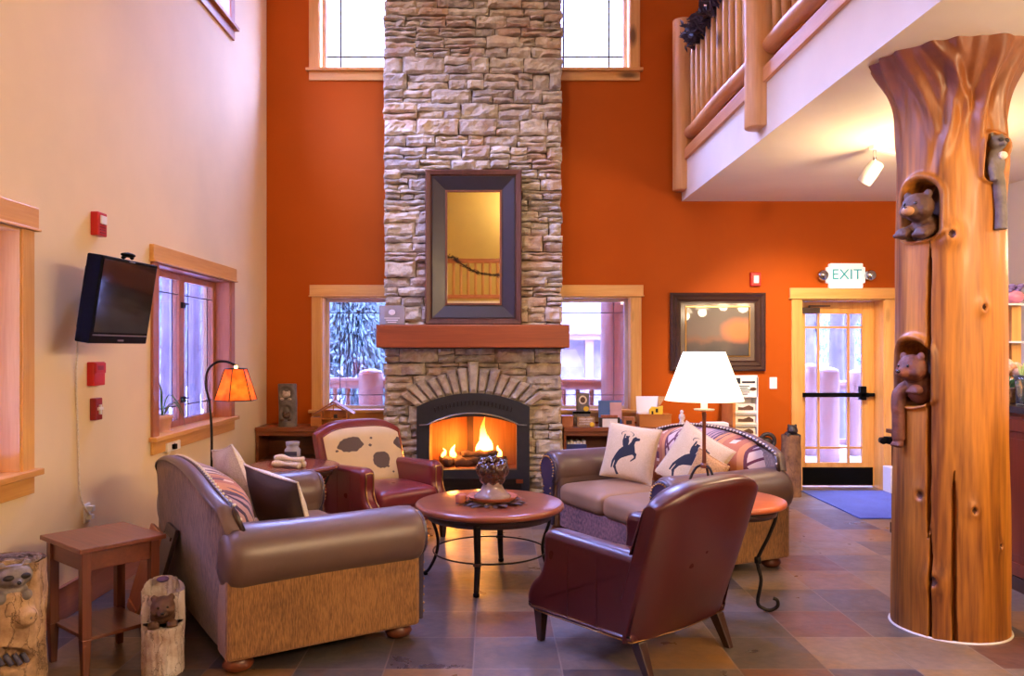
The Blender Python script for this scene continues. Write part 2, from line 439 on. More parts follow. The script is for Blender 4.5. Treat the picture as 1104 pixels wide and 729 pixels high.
# slate floor -------------------------------------------------------
def slate():
    m, nt, b = newmat('slate_tiles')
    g = nd(nt, 'ShaderNodeTexCoord').outputs['Object']
    sp = nd(nt, 'ShaderNodeSeparateXYZ', {0: g})
    u = math_(nt, 'DIVIDE', math_(nt, 'ADD', sp.outputs[0], .0974+44.1), .441)
    v = math_(nt, 'DIVIDE', math_(nt, 'ADD', sp.outputs[1], -4.46+44.1), .441)
    fu = math_(nt, 'FRACT', u); fv = math_(nt, 'FRACT', v)
    def edge(f): return math_(nt, 'MINIMUM', f, math_(nt, 'SUBTRACT', 1.0, f))
    e = math_(nt, 'MINIMUM', edge(fu), edge(fv))
    grout = nd(nt, 'ShaderNodeMapRange', {0: e, 1: .006, 2: .011, 3: 1.0, 4: 0.0}).outputs[0]
    cid = nd(nt, 'ShaderNodeCombineXYZ', {0: math_(nt, 'FLOOR', u), 1: math_(nt, 'FLOOR', v), 2: 0.0})
    wn = nd(nt, 'ShaderNodeTexWhiteNoise', {'Vector': cid.outputs[0]}, noise_dimensions='3D')
    base = ramp(nt, wn.outputs['Value'], [(0, S(130,118,110)), (.14, S(166,144,116)), (.28, S(78,74,82)), (.40, S(170,124,64)), (.52, S(122,114,112)), (.66, S(128,80,60)), (.78, S(94,94,96)), (.9, S(176,146,100))], 'CONSTANT')
    off = nd(nt, 'ShaderNodeVectorMath', {0: wn.outputs['Color'], 1: (40,40,40)}, operation='MULTIPLY')
    co = nd(nt, 'ShaderNodeVectorMath', {0: g, 1: off.outputs[0]}, operation='ADD').outputs[0]
    n1 = nd(nt, 'ShaderNodeTexNoise', {'Vector': co, 'Scale': 3.2, 'Detail': 6, 'Roughness': .62, 'Distortion': .5})
    n2 = nd(nt, 'ShaderNodeTexNoise', {'Vector': co, 'Scale': 22, 'Detail': 5})
    patch = ramp(nt, n1.outputs[0], [(.30, S(78,72,76)), (.44, S(136,120,106)), (.53, S(106,100,100)), (.60, S(154,114,70)), (.70, S(112,74,60)), (.8, S(104,88,84))])
    c = mixc(nt, .34, base.outputs[0], patch.outputs[0])
    c = mixc(nt, .35, c, ramp(nt, n2.outputs[0], [(.35, S(60,52,52)), (.65, S(160,146,130))]).outputs[0], 'OVERLAY')
    c = mixc(nt, math_(nt, 'MULTIPLY', grout, .8), c, S(140,124,112))
    c = mixc(nt, 1.0, c, (.78,.76,.76,1), 'MULTIPLY')
    nt.links.new(c, b.inputs['Base Color'])
    rr = nd(nt, 'ShaderNodeMapRange', {0: n1.outputs[0], 1: .3, 2: .7, 3: .26, 4: .42})
    nt.links.new(rr.outputs[0], b.inputs['Roughness'])
    h = math_(nt, 'SUBTRACT', math_(nt, 'ADD', math_(nt, 'MULTIPLY', n1.outputs[0], .7), math_(nt, 'MULTIPLY', n2.outputs[0], .25)), math_(nt, 'MULTIPLY', grout, .5))
    bump(nt, b, h, .22, .02); return m
M['slate'] = slate()
struct(MB().box((XL-.25, YB-.2, -.12), (XR+.2, YW+.28, 0)).build('floor', M['slate']))
# balcony slab on the right
struct(MB().box((XF, YB, ZB), (XR, YW, 3.72)).build('ceiling_balcony', M['white']))
tr = MB().box((XF-.03, YB, 3.66), (XF+.25, YW, 3.78)); struct(tr.build('trim_1', M['logy'], bevel=.006))
# balcony upper back wall is wall_back; loft behind the camera
struct(MB().box((XL, YB, 2.55), (XF, -3.0, 2.75)).build('ceiling_loft', M['white']))
# baseboards
bb = MB().box((XL, YB, 0), (XL+.02, YW, .19)).box((XL, YB, .19), (XL+.026, YW, .2))
struct(bb.build('baseboard_left', M['redpiney'], bevel=.003))
bb = MB().box((1.0, YW-.02, 0), (3.35, YW, .17)).box((4.52, YW-.02, 0), (XR, YW, .17)).box((XL, YW-.02, 0), (-1.1, YW, .17))
struct(bb.build('baseboard_back', M['redpine'], bevel=.003))
# ---------------------------------------------------------------- windows (local: u along wall, front face towards -y)
def window(n, W, place, rz, tmat, tmatz, pane, casing=(1,1), grid=.12, header=True, sashes=1, wall_t=.28, mw=.0045):
    u0, u1, z0, z1 = W; w = u1-u0
    root = thing('window_%d' % n, None, None, place, rz); struct(root)
    cw = .11
    hb = MB()
    if header:
        hb.box((-.02-cw, -.035, z1), (w+cw+.02, 0, z1+.13)).box((-.03-cw, -.045, z1-.0), (w+cw+.03, 0, z1+.014))
        hb.build('header', tmat, root, bevel=.004)
    sb = MB().box((-.03-cw, -.06, z0-.03), (w+cw+.03, 0, z0+.004)).box((0, -.001, z0-.03), (w, wall_t-.06, z0+.004)).box((-cw, -.022, z0-.13), (w+cw, 0, z0-.03))
    sb.build('sill', tmat, root, bevel=.004)
    for k, on in enumerate(casing):
        if not on: continue
        x = -cw if k == 0 else w
        MB().box((x, -.022, z0), (x+cw, 0, z1)).build('casing', tmatz, root, bevel=.004)
    # reveal lining
    d = wall_t-.06
    MB().box((0, -.01, z0), (.012, d, z1)).box((w-.012, -.01, z0), (w, d, z1)).box((0, -.01, z1-.012), (w, d, z1)).build('reveal', tmatz, root)
    # sash frames and panes
    sw = (w-.024)/sashes
    for k in range(sashes):
        x0 = .012+k*sw; x1 = x0+sw; f = .055 if sashes > 1 else .04; y0, y1 = d-.06, d
        fr = MB().box((x0, y0, z0), (x0+f, y1, z1-.012)).box((x1-f, y0, z0), (x1, y1, z1-.012)).box((x0+f, y0, z0), (x1-f, y1, z0+f)).box((x0+f, y0, z1-.012-f), (x1-f, y1, z1-.012))
        fo = fr.build('sash_frame', M['vinyl'] if sashes == 1 else tmatz, root, bevel=.004)
        MB().box((x0+f-.004, y0+.02, z0+f-.004), (x1-f+.004, y0+.026, z1-.008-f)).build('pane', pane, fo)
        g = MB(); a0, a1, b0, b1 = x0+f, x1-f, z0+f, z1-.012-f
        gx = min(grid, (a1-a0)*.28)
        for xx in (a0+gx, a1-gx): g.box((xx-mw, y0+.013, b0), (xx+mw, y0+.019, b1))
        for zz in (b0+grid, b1-grid): g.box((a0, y0+.012, zz-mw), (a1, y0+.018, zz+mw))
        g.build('muntin', M['lead'], fo)
        if sashes > 1:
            lx = x1-.02 if k == 0 else x0+.02
            for lz in (z0+.2, z1-.3): MB().box((lx-.012, y0-.02, lz), (lx+.012, y0, lz+.05)).box((lx-.006, y0-.035, lz+.03), (lx+.05, y0-.022, lz+.042)).build('latch', M['iron'], fo)
    return root
window(1, WIN_BL, (WIN_BL[0], YW, 0), 0, M['pinex'], M['pine'], M['panelow'])
window(2, WIN_BR, (WIN_BR[0], YW, 0), 0, M['pinex'], M['pine'], M['panelow'])
window(3, WIN_UL, (WIN_UL[0], YW, 0), 0, M['pinex'], M['pine'], M['pane'], grid=.16, mw=.010)
window(4, WIN_UR, (WIN_UR[0], YW, 0), 0, M['pinex'], M['pine'], M['pane'], grid=.16, mw=.010)
# left wall: local x runs along +y of the world, local -y points to +x
for n, W, tm, pn in ((5, WIN_L1, 'pinex', 'panelow'), (6, WIN_L2, 'pinex', 'panelow'), (7, WIN_L3, 'redpine', 'pane'), (8, WIN_L4, 'redpine', 'pane')):
    window(n, W, (XL, W[0], 0), R(90), M[tm], M['redpine' if n in (6,7,8) else 'pine'], M['paneside' if pn == 'panelow' else pn], sashes=2, wall_t=.25)
# ---------------------------------------------------------------- exit door
u0, u1, z0, z1 = DOOR
d = struct(thing('door_1', None, None, (u0, YW, 0)))
w = u1-u0
MB().box((-.13, -.04, z1), (w+.13, 0, z1+.125)).box((-.14, -.05, z1), (w+.14, 0, z1+.014)).build('header', M['pinex'], d, bevel=.004)
for x in (-.11, w): MB().box((x, -.025, 0), (x+.11, 0, z1)).build('casing', M['pine'], d, bevel=.004)
MB().box((0, -.01, 0), (.014, .28, z1)).box((w-.014, -.01, 0), (w, .28, z1)).box((0, -.01, z1-.014), (w, .28, z1)).build('jamb', M['pine'], d)
dl = MB(); y0, y1 = .215, .26; gx0, gx1, gz0, gz1 = .135, w-.15, .278, 1.99
dl.box((.014, y0, .01), (gx0, y1, z1-.016)).box((gx1, y0, .01), (w-.014, y1, z1-.016)).box((gx0, y0, .01), (gx1, y1, gz0)).box((gx0, y0, gz1), (gx1, y1, z1-.016))
leaf = dl.build('door_leaf', M['pine'], d, bevel=.004)
MB().box((gx0-.005, .235, gz0-.005), (gx1+.005, .241, gz1+.005)).build('pane', M['panelow'], leaf)
mu = MB()
for xx in (gx0+.155, gx1-.155): mu.box((xx-.012, y0+.004, gz0), (xx+.012, y1-.004, gz1))
for zz in (gz0+.17, gz1-.155): mu.box((gx0, y0+.005, zz-.012), (gx1, y1-.005, zz+.012))
mu.build('muntin', M['pine'], leaf)
MB().box((.03, y0-.006, .02), (w-.03, y0, .225)).build('kick_plate', M['bluebox' if 0 else 'black'], leaf)
pb = MB().box((.02, y0-.07, 1.035), (w-.1, y0-.035, 1.085)).box((.02, y0-.07, 1.03), (.06, y0, 1.09)).box((w-.2, y0-.07, 1.0), (w-.13, y0, 1.16)).box((w-.14, y0-.06, 1.04), (w-.03, y0, 1.08))
pb.build('push_bar', M['black'], leaf, bevel=.006)
cl = MB().box((.02, y0-.06, 1.995), (.28, y0, 2.06)).tube([(.16, y0-.05, 2.06), (.16, y0-.05, 2.075)], .012).box((.15, y0-.06, 2.072), (.40, y0-.045, 2.085))
cl.build('door_closer', M['darkframe'], leaf, bevel=.004)
# ---------------------------------------------------------------- stone chimney with hearth insert, mantel
CX0, CX1, CYF, CYB = -1.143, .733, 8.5, YW
def stones(mb, rnd):
    z = 0.0
    def stone(x0, x1, z0, z1):
        if z0 < 1.06 and x1 > -.70 and x0 < .295:      # leave the hearth opening free
            if x0 < -.74: stone(x0, -.705, z0, z1)
            if x1 > .335: stone(.30, x1, z0, z1)
            return
        w, h = x1-x0, z1-z0
        if w < .02 or h < .015: return
        g = .004; x0 += g; x1 -= g; z0 += g; z1 -= g
        nx = max(3, int((x1-x0)/.03)); nz = max(3, int((z1-z0)/.025))
        pro = rnd.uniform(0, .05); sd = rnd.uniform(0, 99); tx = rnd.uniform(-.05, .05); tz = rnd.uniform(-.14, .14); amp = rnd.uniform(.02, .045)
        r = min(.02, h*.25)
        mx, mz = (x0+x1)/2, (z0+z1)/2
        ex0 = x0 < CX0+.02; ex1 = x1 > CX1-.02
        def fn(u, v):
            x = x0+(x1-x0)*u; zz = z0+(z1-z0)*v
            e = min(u*(x1-x0), (1-u)*(x1-x0), v*(z1-z0), (1-v)*(z1-z0))
            k = 1-sst(0, r, e+.001)
            nn = fb(x*9+sd, zz*14, sd, 4)
            y = CYF - pro - tx*(x-mx) - tz*(zz-mz) - amp*nn + k*.026
            jx = .012*fb(x*7, zz*9+sd, 3, 3)*k; jz = .016*fb(x*8+sd, zz*5, 7, 3)*k
            return (x+jx, y, zz+jz)
        b0 = len(mb.v); mb.grid(fn, nx, nz, smooth=False)
        # sides going back, joined to the face border so each stone is one island
        W = nx+1
        bord = [b0+i for i in range(nx+1)] + [b0+j*W+nx for j in range(1, nz+1)] + [b0+nz*W+i for i in range(nx-1, -1, -1)] + [b0+j*W for j in range(nz-1, 0, -1)]
        back = []
        for bi in bord:
            p = mb.v[bi]; back.append(len(mb.v)); mb.v.append((p[0], CYF+.12, p[2]))
        for k in range(len(bord)):
            l = (k+1) % len(bord)
            mb.f.append((bord[k], back[k], back[l], bord[l])); mb.m.append(0); mb.s.append(False)
    while z < ZT:
        low = z < 1.6
        h = rnd.choice([.13, .16, .19, .22] if low else [.08, .1, .12, .14, .17])
        if z < 1.6 < z+h+.05: h = 1.62-z if 1.62-z > .06 else h
        h = min(h, ZT-z)
        if h < .03: break
        x = CX0+rnd.uniform(-.012, .012)
        while x < CX1-.01:
            w = rnd.uniform(.14, .46)
            end = CX1+rnd.uniform(-.012, .012)
            if end-(x+w) < .13: w = end-x
            q = rnd.random()
            if q < .42 or h < .1:
                stone(x, x+w, z, z+h)
            elif q < .8 or w < .25:
                k = rnd.uniform(.35, .65); stone(x, x+w, z, z+h*k); stone(x, x+w, z+h*k, z+h)
            else:
                k = rnd.uniform(.35, .65); a = rnd.uniform(.35, .65)
                stone(x, x+w*a, z, z+h*k); stone(x+w*a, x+w, z, z+h*k); stone(x, x+w, z+h*k, z+h)
            x += w
        z += h
def stonemat():
    m, nt, b = newmat('ledge_stone')
    g = nd(nt, 'ShaderNodeNewGeometry'); co = objco(nt)
    r = ramp(nt, g.outputs['Random Per Island'], [(0, S(182,170,152)), (.15, S(202,190,168)), (.3, S(164,152,138)), (.45, S(194,174,144)), (.6, S(156,144,132)), (.72, S(208,194,166)), (.86, S(174,160,142)), (.94, S(138,126,118))], 'CONSTANT')
    n = nd(nt, 'ShaderNodeTexNoise', {'Vector': co, 'Scale': 10, 'Detail': 7, 'Roughness': .65})
    n2 = nd(nt, 'ShaderNodeTexNoise', {'Vector': co, 'Scale': 3, 'Detail': 3})
    c = mixc(nt, .42, r.outputs[0], ramp(nt, n.outputs[0], [(.33, S(116,104,94)), (.52, S(190,176,154)), (.68, S(230,218,196))]).outputs[0])
    c = mixc(nt, ramp(nt, n2.outputs[0], [(.52, (0,0,0,1)), (.66, (.4,.4,.4,1))]).outputs[0], c, S(170,112,72))
    nt.links.new(c, b.inputs['Base Color']); b.inputs['Roughness'].default_value = .85
    bump(nt, b, n.outputs[0], .9, .03); return m
M['stone'] = stonemat()
rnd = random.Random(11)
chim = struct(thing('wall_chimney', None, None))
mb = MB(); stones(mb, rnd); mb.build('stone_face', M['stone'], chim)
IX0, IX1 = -.79, .385     # hearth insert span
mortar = plain('mortar', S(120,104,92), .9, 0, .15, 20)
core = MB()
for lo, hi in (((CX0+.02, CYF+.055, 0), (IX0+.1, CYB, 1.2)), ((IX1-.1, CYF+.055, 0), (CX1-.02, CYB, 1.2)), ((CX0+.02, CYF+.055, 1.1), (CX1-.02, CYB, ZT))): core.box(lo, hi)
core.build('chimney_core', mortar, chim)
# arch stones above the insert
IC = (IX0+IX1)/2; hw = (IX1-IX0)/2; zs, zc = .985, 1.125
rise = zc-zs; RA = (hw*hw+rise*rise)/(2*rise); ZC0 = zc-RA; AM = math.asin(hw/RA)
vb = MB(); NV = 15
for i in range(NV):
    a0 = -AM*1.02+2*AM*1.02*i/NV+.004; a1 = -AM*1.02+2*AM*1.02*(i+1)/NV-.004
    key = i == NV//2
    fr = abs(i-NV//2)/(NV//2)
    L = .33 if key else (.26-.06*fr+rnd.uniform(-.02, .03))
    tilt = 1.9
    pro = .09+rnd.uniform(0, .025); sd = i*7.3
    def fn(u, v):
        a = (a0+(a1-a0)*u)
        x = IC+RA*sin(a)+sin(a*tilt)*L*v*1.15; zz = ZC0+RA*cos(a)+cos(a*tilt)*L*v
        e = min(u, 1-u, v*3, (1-v)*3)
        return (x, CYF-pro-.012*fb(x*10+sd, zz*12, 1)+.03*(1-sst(0, .22, e)), zz)
    b0 = len(vb.v); vb.grid(fn, 5, 8, smooth=False); W = 6
    bord = [b0+k for k in range(6)]+[b0+j*W+5 for j in range(1, 9)]+[b0+8*W+k for k in range(4, -1, -1)]+[b0+j*W for j in range(7, 0, -1)]
    back = []
    for bi in bord:
        p = vb.v[bi]; back.append(len(vb.v)); vb.v.append((p[0], CYF+.05, p[2]))
    for k in range(len(bord)):
        l = (k+1) % len(bord); vb.f.append((bord[k], back[k], back[l], bord[l])); vb.m.append(0); vb.s.append(False)
vb.build('arch_stones', M['stone'], chim)
# fireplace insert
fi = thing('fireplace_insert', 'black arched metal gas fireplace with a burning flame set in the stone chimney', 'fireplace', (IC, CYF-.1, 0))
def arc(hw_, z_edge, z_top, n=24):
    rs = z_top-z_edge; r_ = (hw_*hw_+rs*rs)/(2*rs); am = math.asin(hw_/r_)
    return [(r_*sin(-am+2*am*k/n), z_top-r_+r_*cos(-am+2*am*k/n)) for k in range(n+1)]
def ring(mb, outer, inner, y0, y1):
    n = len(outer)
    for i in range(n):
        j = (i+1) % n
        for y in (y0, y1):
            mb.add([(outer[i][0],y,outer[i][1]), (outer[j][0],y,outer[j][1]), (inner[j][0],y,inner[j][1]), (inner[i][0],y,inner[i][1])], [(0,1,2,3)])
        for L_ in (outer, inner):
            mb.add([(L_[i][0],y0,L_[i][1]), (L_[j][0],y0,L_[j][1]), (L_[j][0],y1,L_[j][1]), (L_[i][0],y1,L_[i][1])], [(0,1,2,3)])
oa = arc(hw, zs, zc); ia = arc(.455, .80, .885)
outer = oa+[(hw, .10), (-hw, .10)]; inner = ia+[(.455, .33), (-.455, .33)]
fr = MB(); ring(fr, outer, inner, 0, .12)
fr.build('surround', M['blackmat'], fi, bevel=.006)
MB().box((-hw, .0, 0.0), (hw, .12, .098)).build('lower_panel', M['blackmat'], fi, bevel=.004)
lv = MB()
for k in range(21):
    t = -1+2*k/20
    x = t*.40; z = 1.045-.075*t*t
    lv.cbox((x, -.004, z-.018), (.013, .012, .05), T(x, 0, z) @ RY(t*.2) @ T(-x, 0, -z))
lv.build('louvre', M['iron'], fi, bevel=.002)
at = arc(.475, .80, .92, 30)
MB().tube([(-.56, -.02, .795)]+[(x, -.02, z) for x, z in at]+[(.56, -.02, .795)], .008, 6).build('arch_trim', M['steel'], fi)
gl = MB()
for k in range(9): gl.box((-.5, -.008, .13+k*.012), (.5, .004, .136+k*.012))
gl.build('grille', M['iron'], fi)
MB().box((.45, -.012, .19), (.52, -.004, .23)).build('badge', plain('copper_badge', S(150,80,50), .4, .8), fi)
brickm = wood('ceramic_panel', S(120,70,36), S(170,110,64), 'z', .8, 8)
fx = MB().box((-.455, .42, .28), (.455, .44, 1.0)).box((-.475, .1, .28), (-.455, .44, 1.0)).box((.455, .1, .28), (.475, .44, 1.0)).box((-.475, .1, .95), (.475, .44, .97)).box((-.475, .1, .28), (.475, .44, .33))
fx.build('firebox', brickm, fi)
MB().box((-.075, .34, .33), (-.005, .415, .95)).build('firebox_pier', plain('sooty_panel', S(60,34,20), .9, 0, .3), fi)
lm = plain('charred_log', S(70,44,30), .9, 0, .4, 16, .8, 40)
for p, q, r_ in (((-.36, .30, .385), (.05, .22, .40), .05), ((-.2, .2, .375), (.34, .30, .39), .048), ((-.12, .26, .45), (.25, .18, .47), .042), ((-.30, .16, .37), (-.16, .36, .43), .05)):
    pp = [Vector(p).lerp(Vector(q), k/8) for k in range(9)]
    MB().tube([v+Vector((0, 0, .012*sin(i*2.1))) for i, v in enumerate(pp)], [r_*(1+.12*sin(i*1.7)) for i in range(9)], 12).build('gas_log', lm, fi)
ft, fnt, fbs = newmat('flame')
co = nd(fnt, 'ShaderNodeTexCoord').outputs['Object']; sp = nd(fnt, 'ShaderNodeSeparateXYZ', {0: co})
hh = nd(fnt, 'ShaderNodeMapRange', {0: sp.outputs[2], 1: 0, 2: .36, 3: 0, 4: 1})
lw = nd(fnt, 'ShaderNodeLayerWeight', {0: .35})
ecol = ramp(fnt, hh.outputs[0], [(0, (1,.42,.05,1)), (.4, (1,.62,.16,1)), (1, (1,.3,.03,1))])
em = nd(fnt, 'ShaderNodeEmission', {0: ecol.outputs[0], 1: 9.0}); tp = nd(fnt, 'ShaderNodeBsdfTransparent')
fa = math_(fnt, 'MULTIPLY', ramp(fnt, lw.outputs['Facing'], [(.15, (0,0,0,1)), (.75, (1,1,1,1))]).outputs[0], 1.0)
inv = math_(fnt, 'SUBTRACT', 1.0, lw.outputs['Facing'])
fa = ramp(fnt, inv, [(.2, (0,0,0,1)), (.8, (1,1,1,1))]).outputs[0]
fa2 = math_(fnt, 'MULTIPLY', fa, ramp(fnt, hh.outputs[0], [(.4, (1,1,1,1)), (1, (.15,.15,.15,1))]).outputs[0])
mx = nd(fnt, 'ShaderNodeMixShader', {0: fa2, 1: tp.outputs[0], 2: em.outputs[0]})
fnt.links.new(mx.outputs[0], fnt.nodes['Material Output'].inputs[0]); fnt.nodes.remove(fbs)
def flame(x, y, z, h, w, sd):
    mb = MB()
    pr = [(0, w*.35), (.12, w*.8), (.3, w), (.5, w*.8), (.7, w*.5), (.85, w*.28), (1, .002)]
    pts = [(.018*sin(t*7+sd)*t, .01*cos(t*6+sd), t*h) for t, _ in pr]
    sp_ = spline(pts, 4); rs = []
    for i in range(len(sp_)):
        k = i/4; a = min(int(k), len(pr)-2); rs.append(pr[a][1]+(pr[a+1][1]-pr[a][1])*(k-a))
    mb.tube(sp_, rs, 14); return mb.build('flame', ft, fi, (x, y, z))
flame(.11, .26, .42, .44, .058, 0); flame(.06, .28, .42, .22, .04, 2); flame(.17, .25, .42, .24, .04, 4); flame(.27, .28, .40, .15, .035, 5); flame(-.22, .26, .40, .16, .04, 1); flame(-.32, .28, .40, .12, .03, 3)
# mantel
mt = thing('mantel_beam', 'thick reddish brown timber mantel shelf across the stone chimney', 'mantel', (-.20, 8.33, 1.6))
MB().box((-.985, -.13, 0), (.985, .16, .236)).build('beam', M['mantel'], mt, bevel=.012)
MB().box((-.94, -.05, -.0), (.94, .16, -.012)).build('shade_strip', M['darkwood'], mt)  # dark strip put in as the shade beneath the beam
# framed mirror standing on the mantel
mi = thing('wall_mirror', 'tall mirror with wide dark frame and reddish wood edge on the mantel', 'mirror', (-.198, 8.42, 1.838))
fm = MB(); frame_sweep(fm, 1.0, 1.612, [(0, .02), (0, -.05), (.012, -.062), (.05, -.055), (.062, -.04), (.066, -.04)]); fm.build('outer_frame', M['mirrorwood'], mi)
fm = MB(); frame_sweep(fm, 1.0, 1.612, [(.064, -.035), (.075, -.045), (.21, -.005)]); fm.build('frame_panel', plain('charcoal_panel', S(40,34,38), .35, 0, .15, 8, coat=.2), mi)
fm = MB(); frame_sweep(fm, 1.0, 1.612, [(.205, -.004), (.207, -.016), (.224, -.016), (.228, .0)]); fm.build('inner_trim', M['cherryz'], mi)
MB().box((-.28, .0, .22), (.28, .006, 1.392)).build('mirror_glass', plain('mirror_silver', (.86,.84,.80,1), .015, 1, 0), mi)
MB().box((-.48, .008, .02), (.48, .03, 1.59)).build('back_board', M['darkwood'], mi)
# engraved clear block on mantel
ab = thing('acrylic_award', 'clear etched glass award block standing on left end of the mantel', 'award', PX(423, 350, 8.28)[:2]+(1.837,))
MB().box((-.13, -.03, 0), (.13, .03, .195)).build('block', plain('clear_acrylic', (.62,.60,.66,1), .12, 0, .1, trans=.55), ab, bevel=.006)
et = plain('etched_frost', S(226,222,230), .6)
e = MB().ball((0, -.032, .125), (.035, .003, .03), 14, 8).box((-.06, -.033, .04), (.06, -.031, .05)).box((-.08, -.033, .062), (.08, -.031, .07)).box((-.045, -.033, .02), (.045, -.031, .028))
e.build('etching', et, ab)
# ---------------------------------------------------------------- soft furniture
def cushion(mb, c, size, r=.05, crown=.03, n=12, M=None, mi=0):
    h = [s/2 for s in size]
    def pt(p):
        q = [max(-(h[i]-r), min(h[i]-r, p[i]*h[i])) for i in range(3)]
        d = Vector([p[i]*h[i]-q[i] for i in range(3)])
        if d.length > 1e-9: d = d.normalized()*r
        o = Vector(q)+d
        cr = crown*(1-p[0]**2)*(1-p[1]**2)
        o.z += cr*(1 if p[2] > 0 else -.3)*abs(p[2])
        return (c[0]+o.x, c[1]+o.y, c[2]+o.z)
    tt = lambda t: sin((t*2-1)*pi/2)
    for a, b, k in ((0,1,2), (1,2,0), (2,0,1)):
        for s in (-1, 1):
            def fn(u, v):
                p = [0,0,0]; p[a] = tt(u); p[b] = tt(v); p[k] = s; return pt(p)
            mb.grid(fn, n, n, M=M, mi=mi)
    return mb
def pattern_mat():
    m, nt, b = newmat('southwest_weave'); co = objco(nt); sp = nd(nt, 'ShaderNodeSeparateXYZ', {0: co})
    w = nd(nt, 'ShaderNodeTexNoise', {'Vector': co, 'Scale': 2.2, 'Detail': 1})
    x = math_(nt, 'ADD', math_(nt, 'MULTIPLY', sp.outputs[0], -1.19), math_(nt, 'ADD', math_(nt, 'MULTIPLY', w.outputs[0], .12), math_(nt, 'MULTIPLY', sp.outputs[2], .35)))
    f = math_(nt, 'FRACT', math_(nt, 'ADD', x, 9.48))
    st = ramp(nt, f, [(0, S(178,138,130)), (.15, S(84,44,50)), (.17, S(200,130,72)), (.30, S(178,100,56)), (.45, S(200,130,72)), (.50, S(96,40,50)), (.52, S(214,186,164)), (.76, S(110,46,54)), (.8, S(186,146,134))], 'CONSTANT')
    # dashes in the orange band
    dz = math_(nt, 'FRACT', math_(nt, 'MULTIPLY', sp.outputs[2], 9.0))
    band = math_(nt, 'MULTIPLY', math_(nt, 'GREATER_THAN', f, .355), math_(nt, 'LESS_THAN', f, .40))
    dash = math_(nt, 'MULTIPLY', band, math_(nt, 'LESS_THAN', dz, .5))
    c = mixc(nt, dash, st.outputs[0], S(104,34,40))
    c = mixc(nt, math_(nt, 'MULTIPLY', band, math_(nt, 'GREATER_THAN', dz, .8)), c, S(226,196,160))
    # lattice in the pale band
    l1 = math_(nt, 'ABSOLUTE', math_(nt, 'SUBTRACT', math_(nt, 'FRACT', math_(nt, 'ADD', math_(nt, 'MULTIPLY', sp.outputs[0], 9.0), math_(nt, 'MULTIPLY', sp.outputs[2], 7.0))), .5))
    l2 = math_(nt, 'ABSOLUTE', math_(nt, 'SUBTRACT', math_(nt, 'FRACT', math_(nt, 'SUBTRACT', math_(nt, 'MULTIPLY', sp.outputs[0], 9.0), math_(nt, 'MULTIPLY', sp.outputs[2], 7.0))), .5))
    lat = math_(nt, 'LESS_THAN', math_(nt, 'MINIMUM', l1, l2), .12)
    pale = math_(nt, 'MULTIPLY', math_(nt, 'GREATER_THAN', f, .52), math_(nt, 'LESS_THAN', f, .76))
    c = mixc(nt, math_(nt, 'MULTIPLY', lat, pale), c, S(96,30,48))
    gr = math_(nt, 'LESS_THAN', f, .24)
    wv = nd(nt, 'ShaderNodeTexWave', {'Vector': co, 'Scale': 8, 'Distortion': 6, 'Detail': 1})
    c = mixc(nt, math_(nt, 'MULTIPLY', gr, math_(nt, 'GREATER_THAN', wv.outputs[0], .72)), c, S(60,36,58))
    nt.links.new(c, b.inputs['Base Color']); b.inputs['Roughness'].default_value = .85; b.inputs['Sheen Weight'].default_value = .2
    n = nd(nt, 'ShaderNodeTexNoise', {'Vector': co, 'Scale': 220, 'Detail': 2}); bump(nt, b, n.outputs[0], .3, .01); return m
M['pattern'] = pattern_mat()
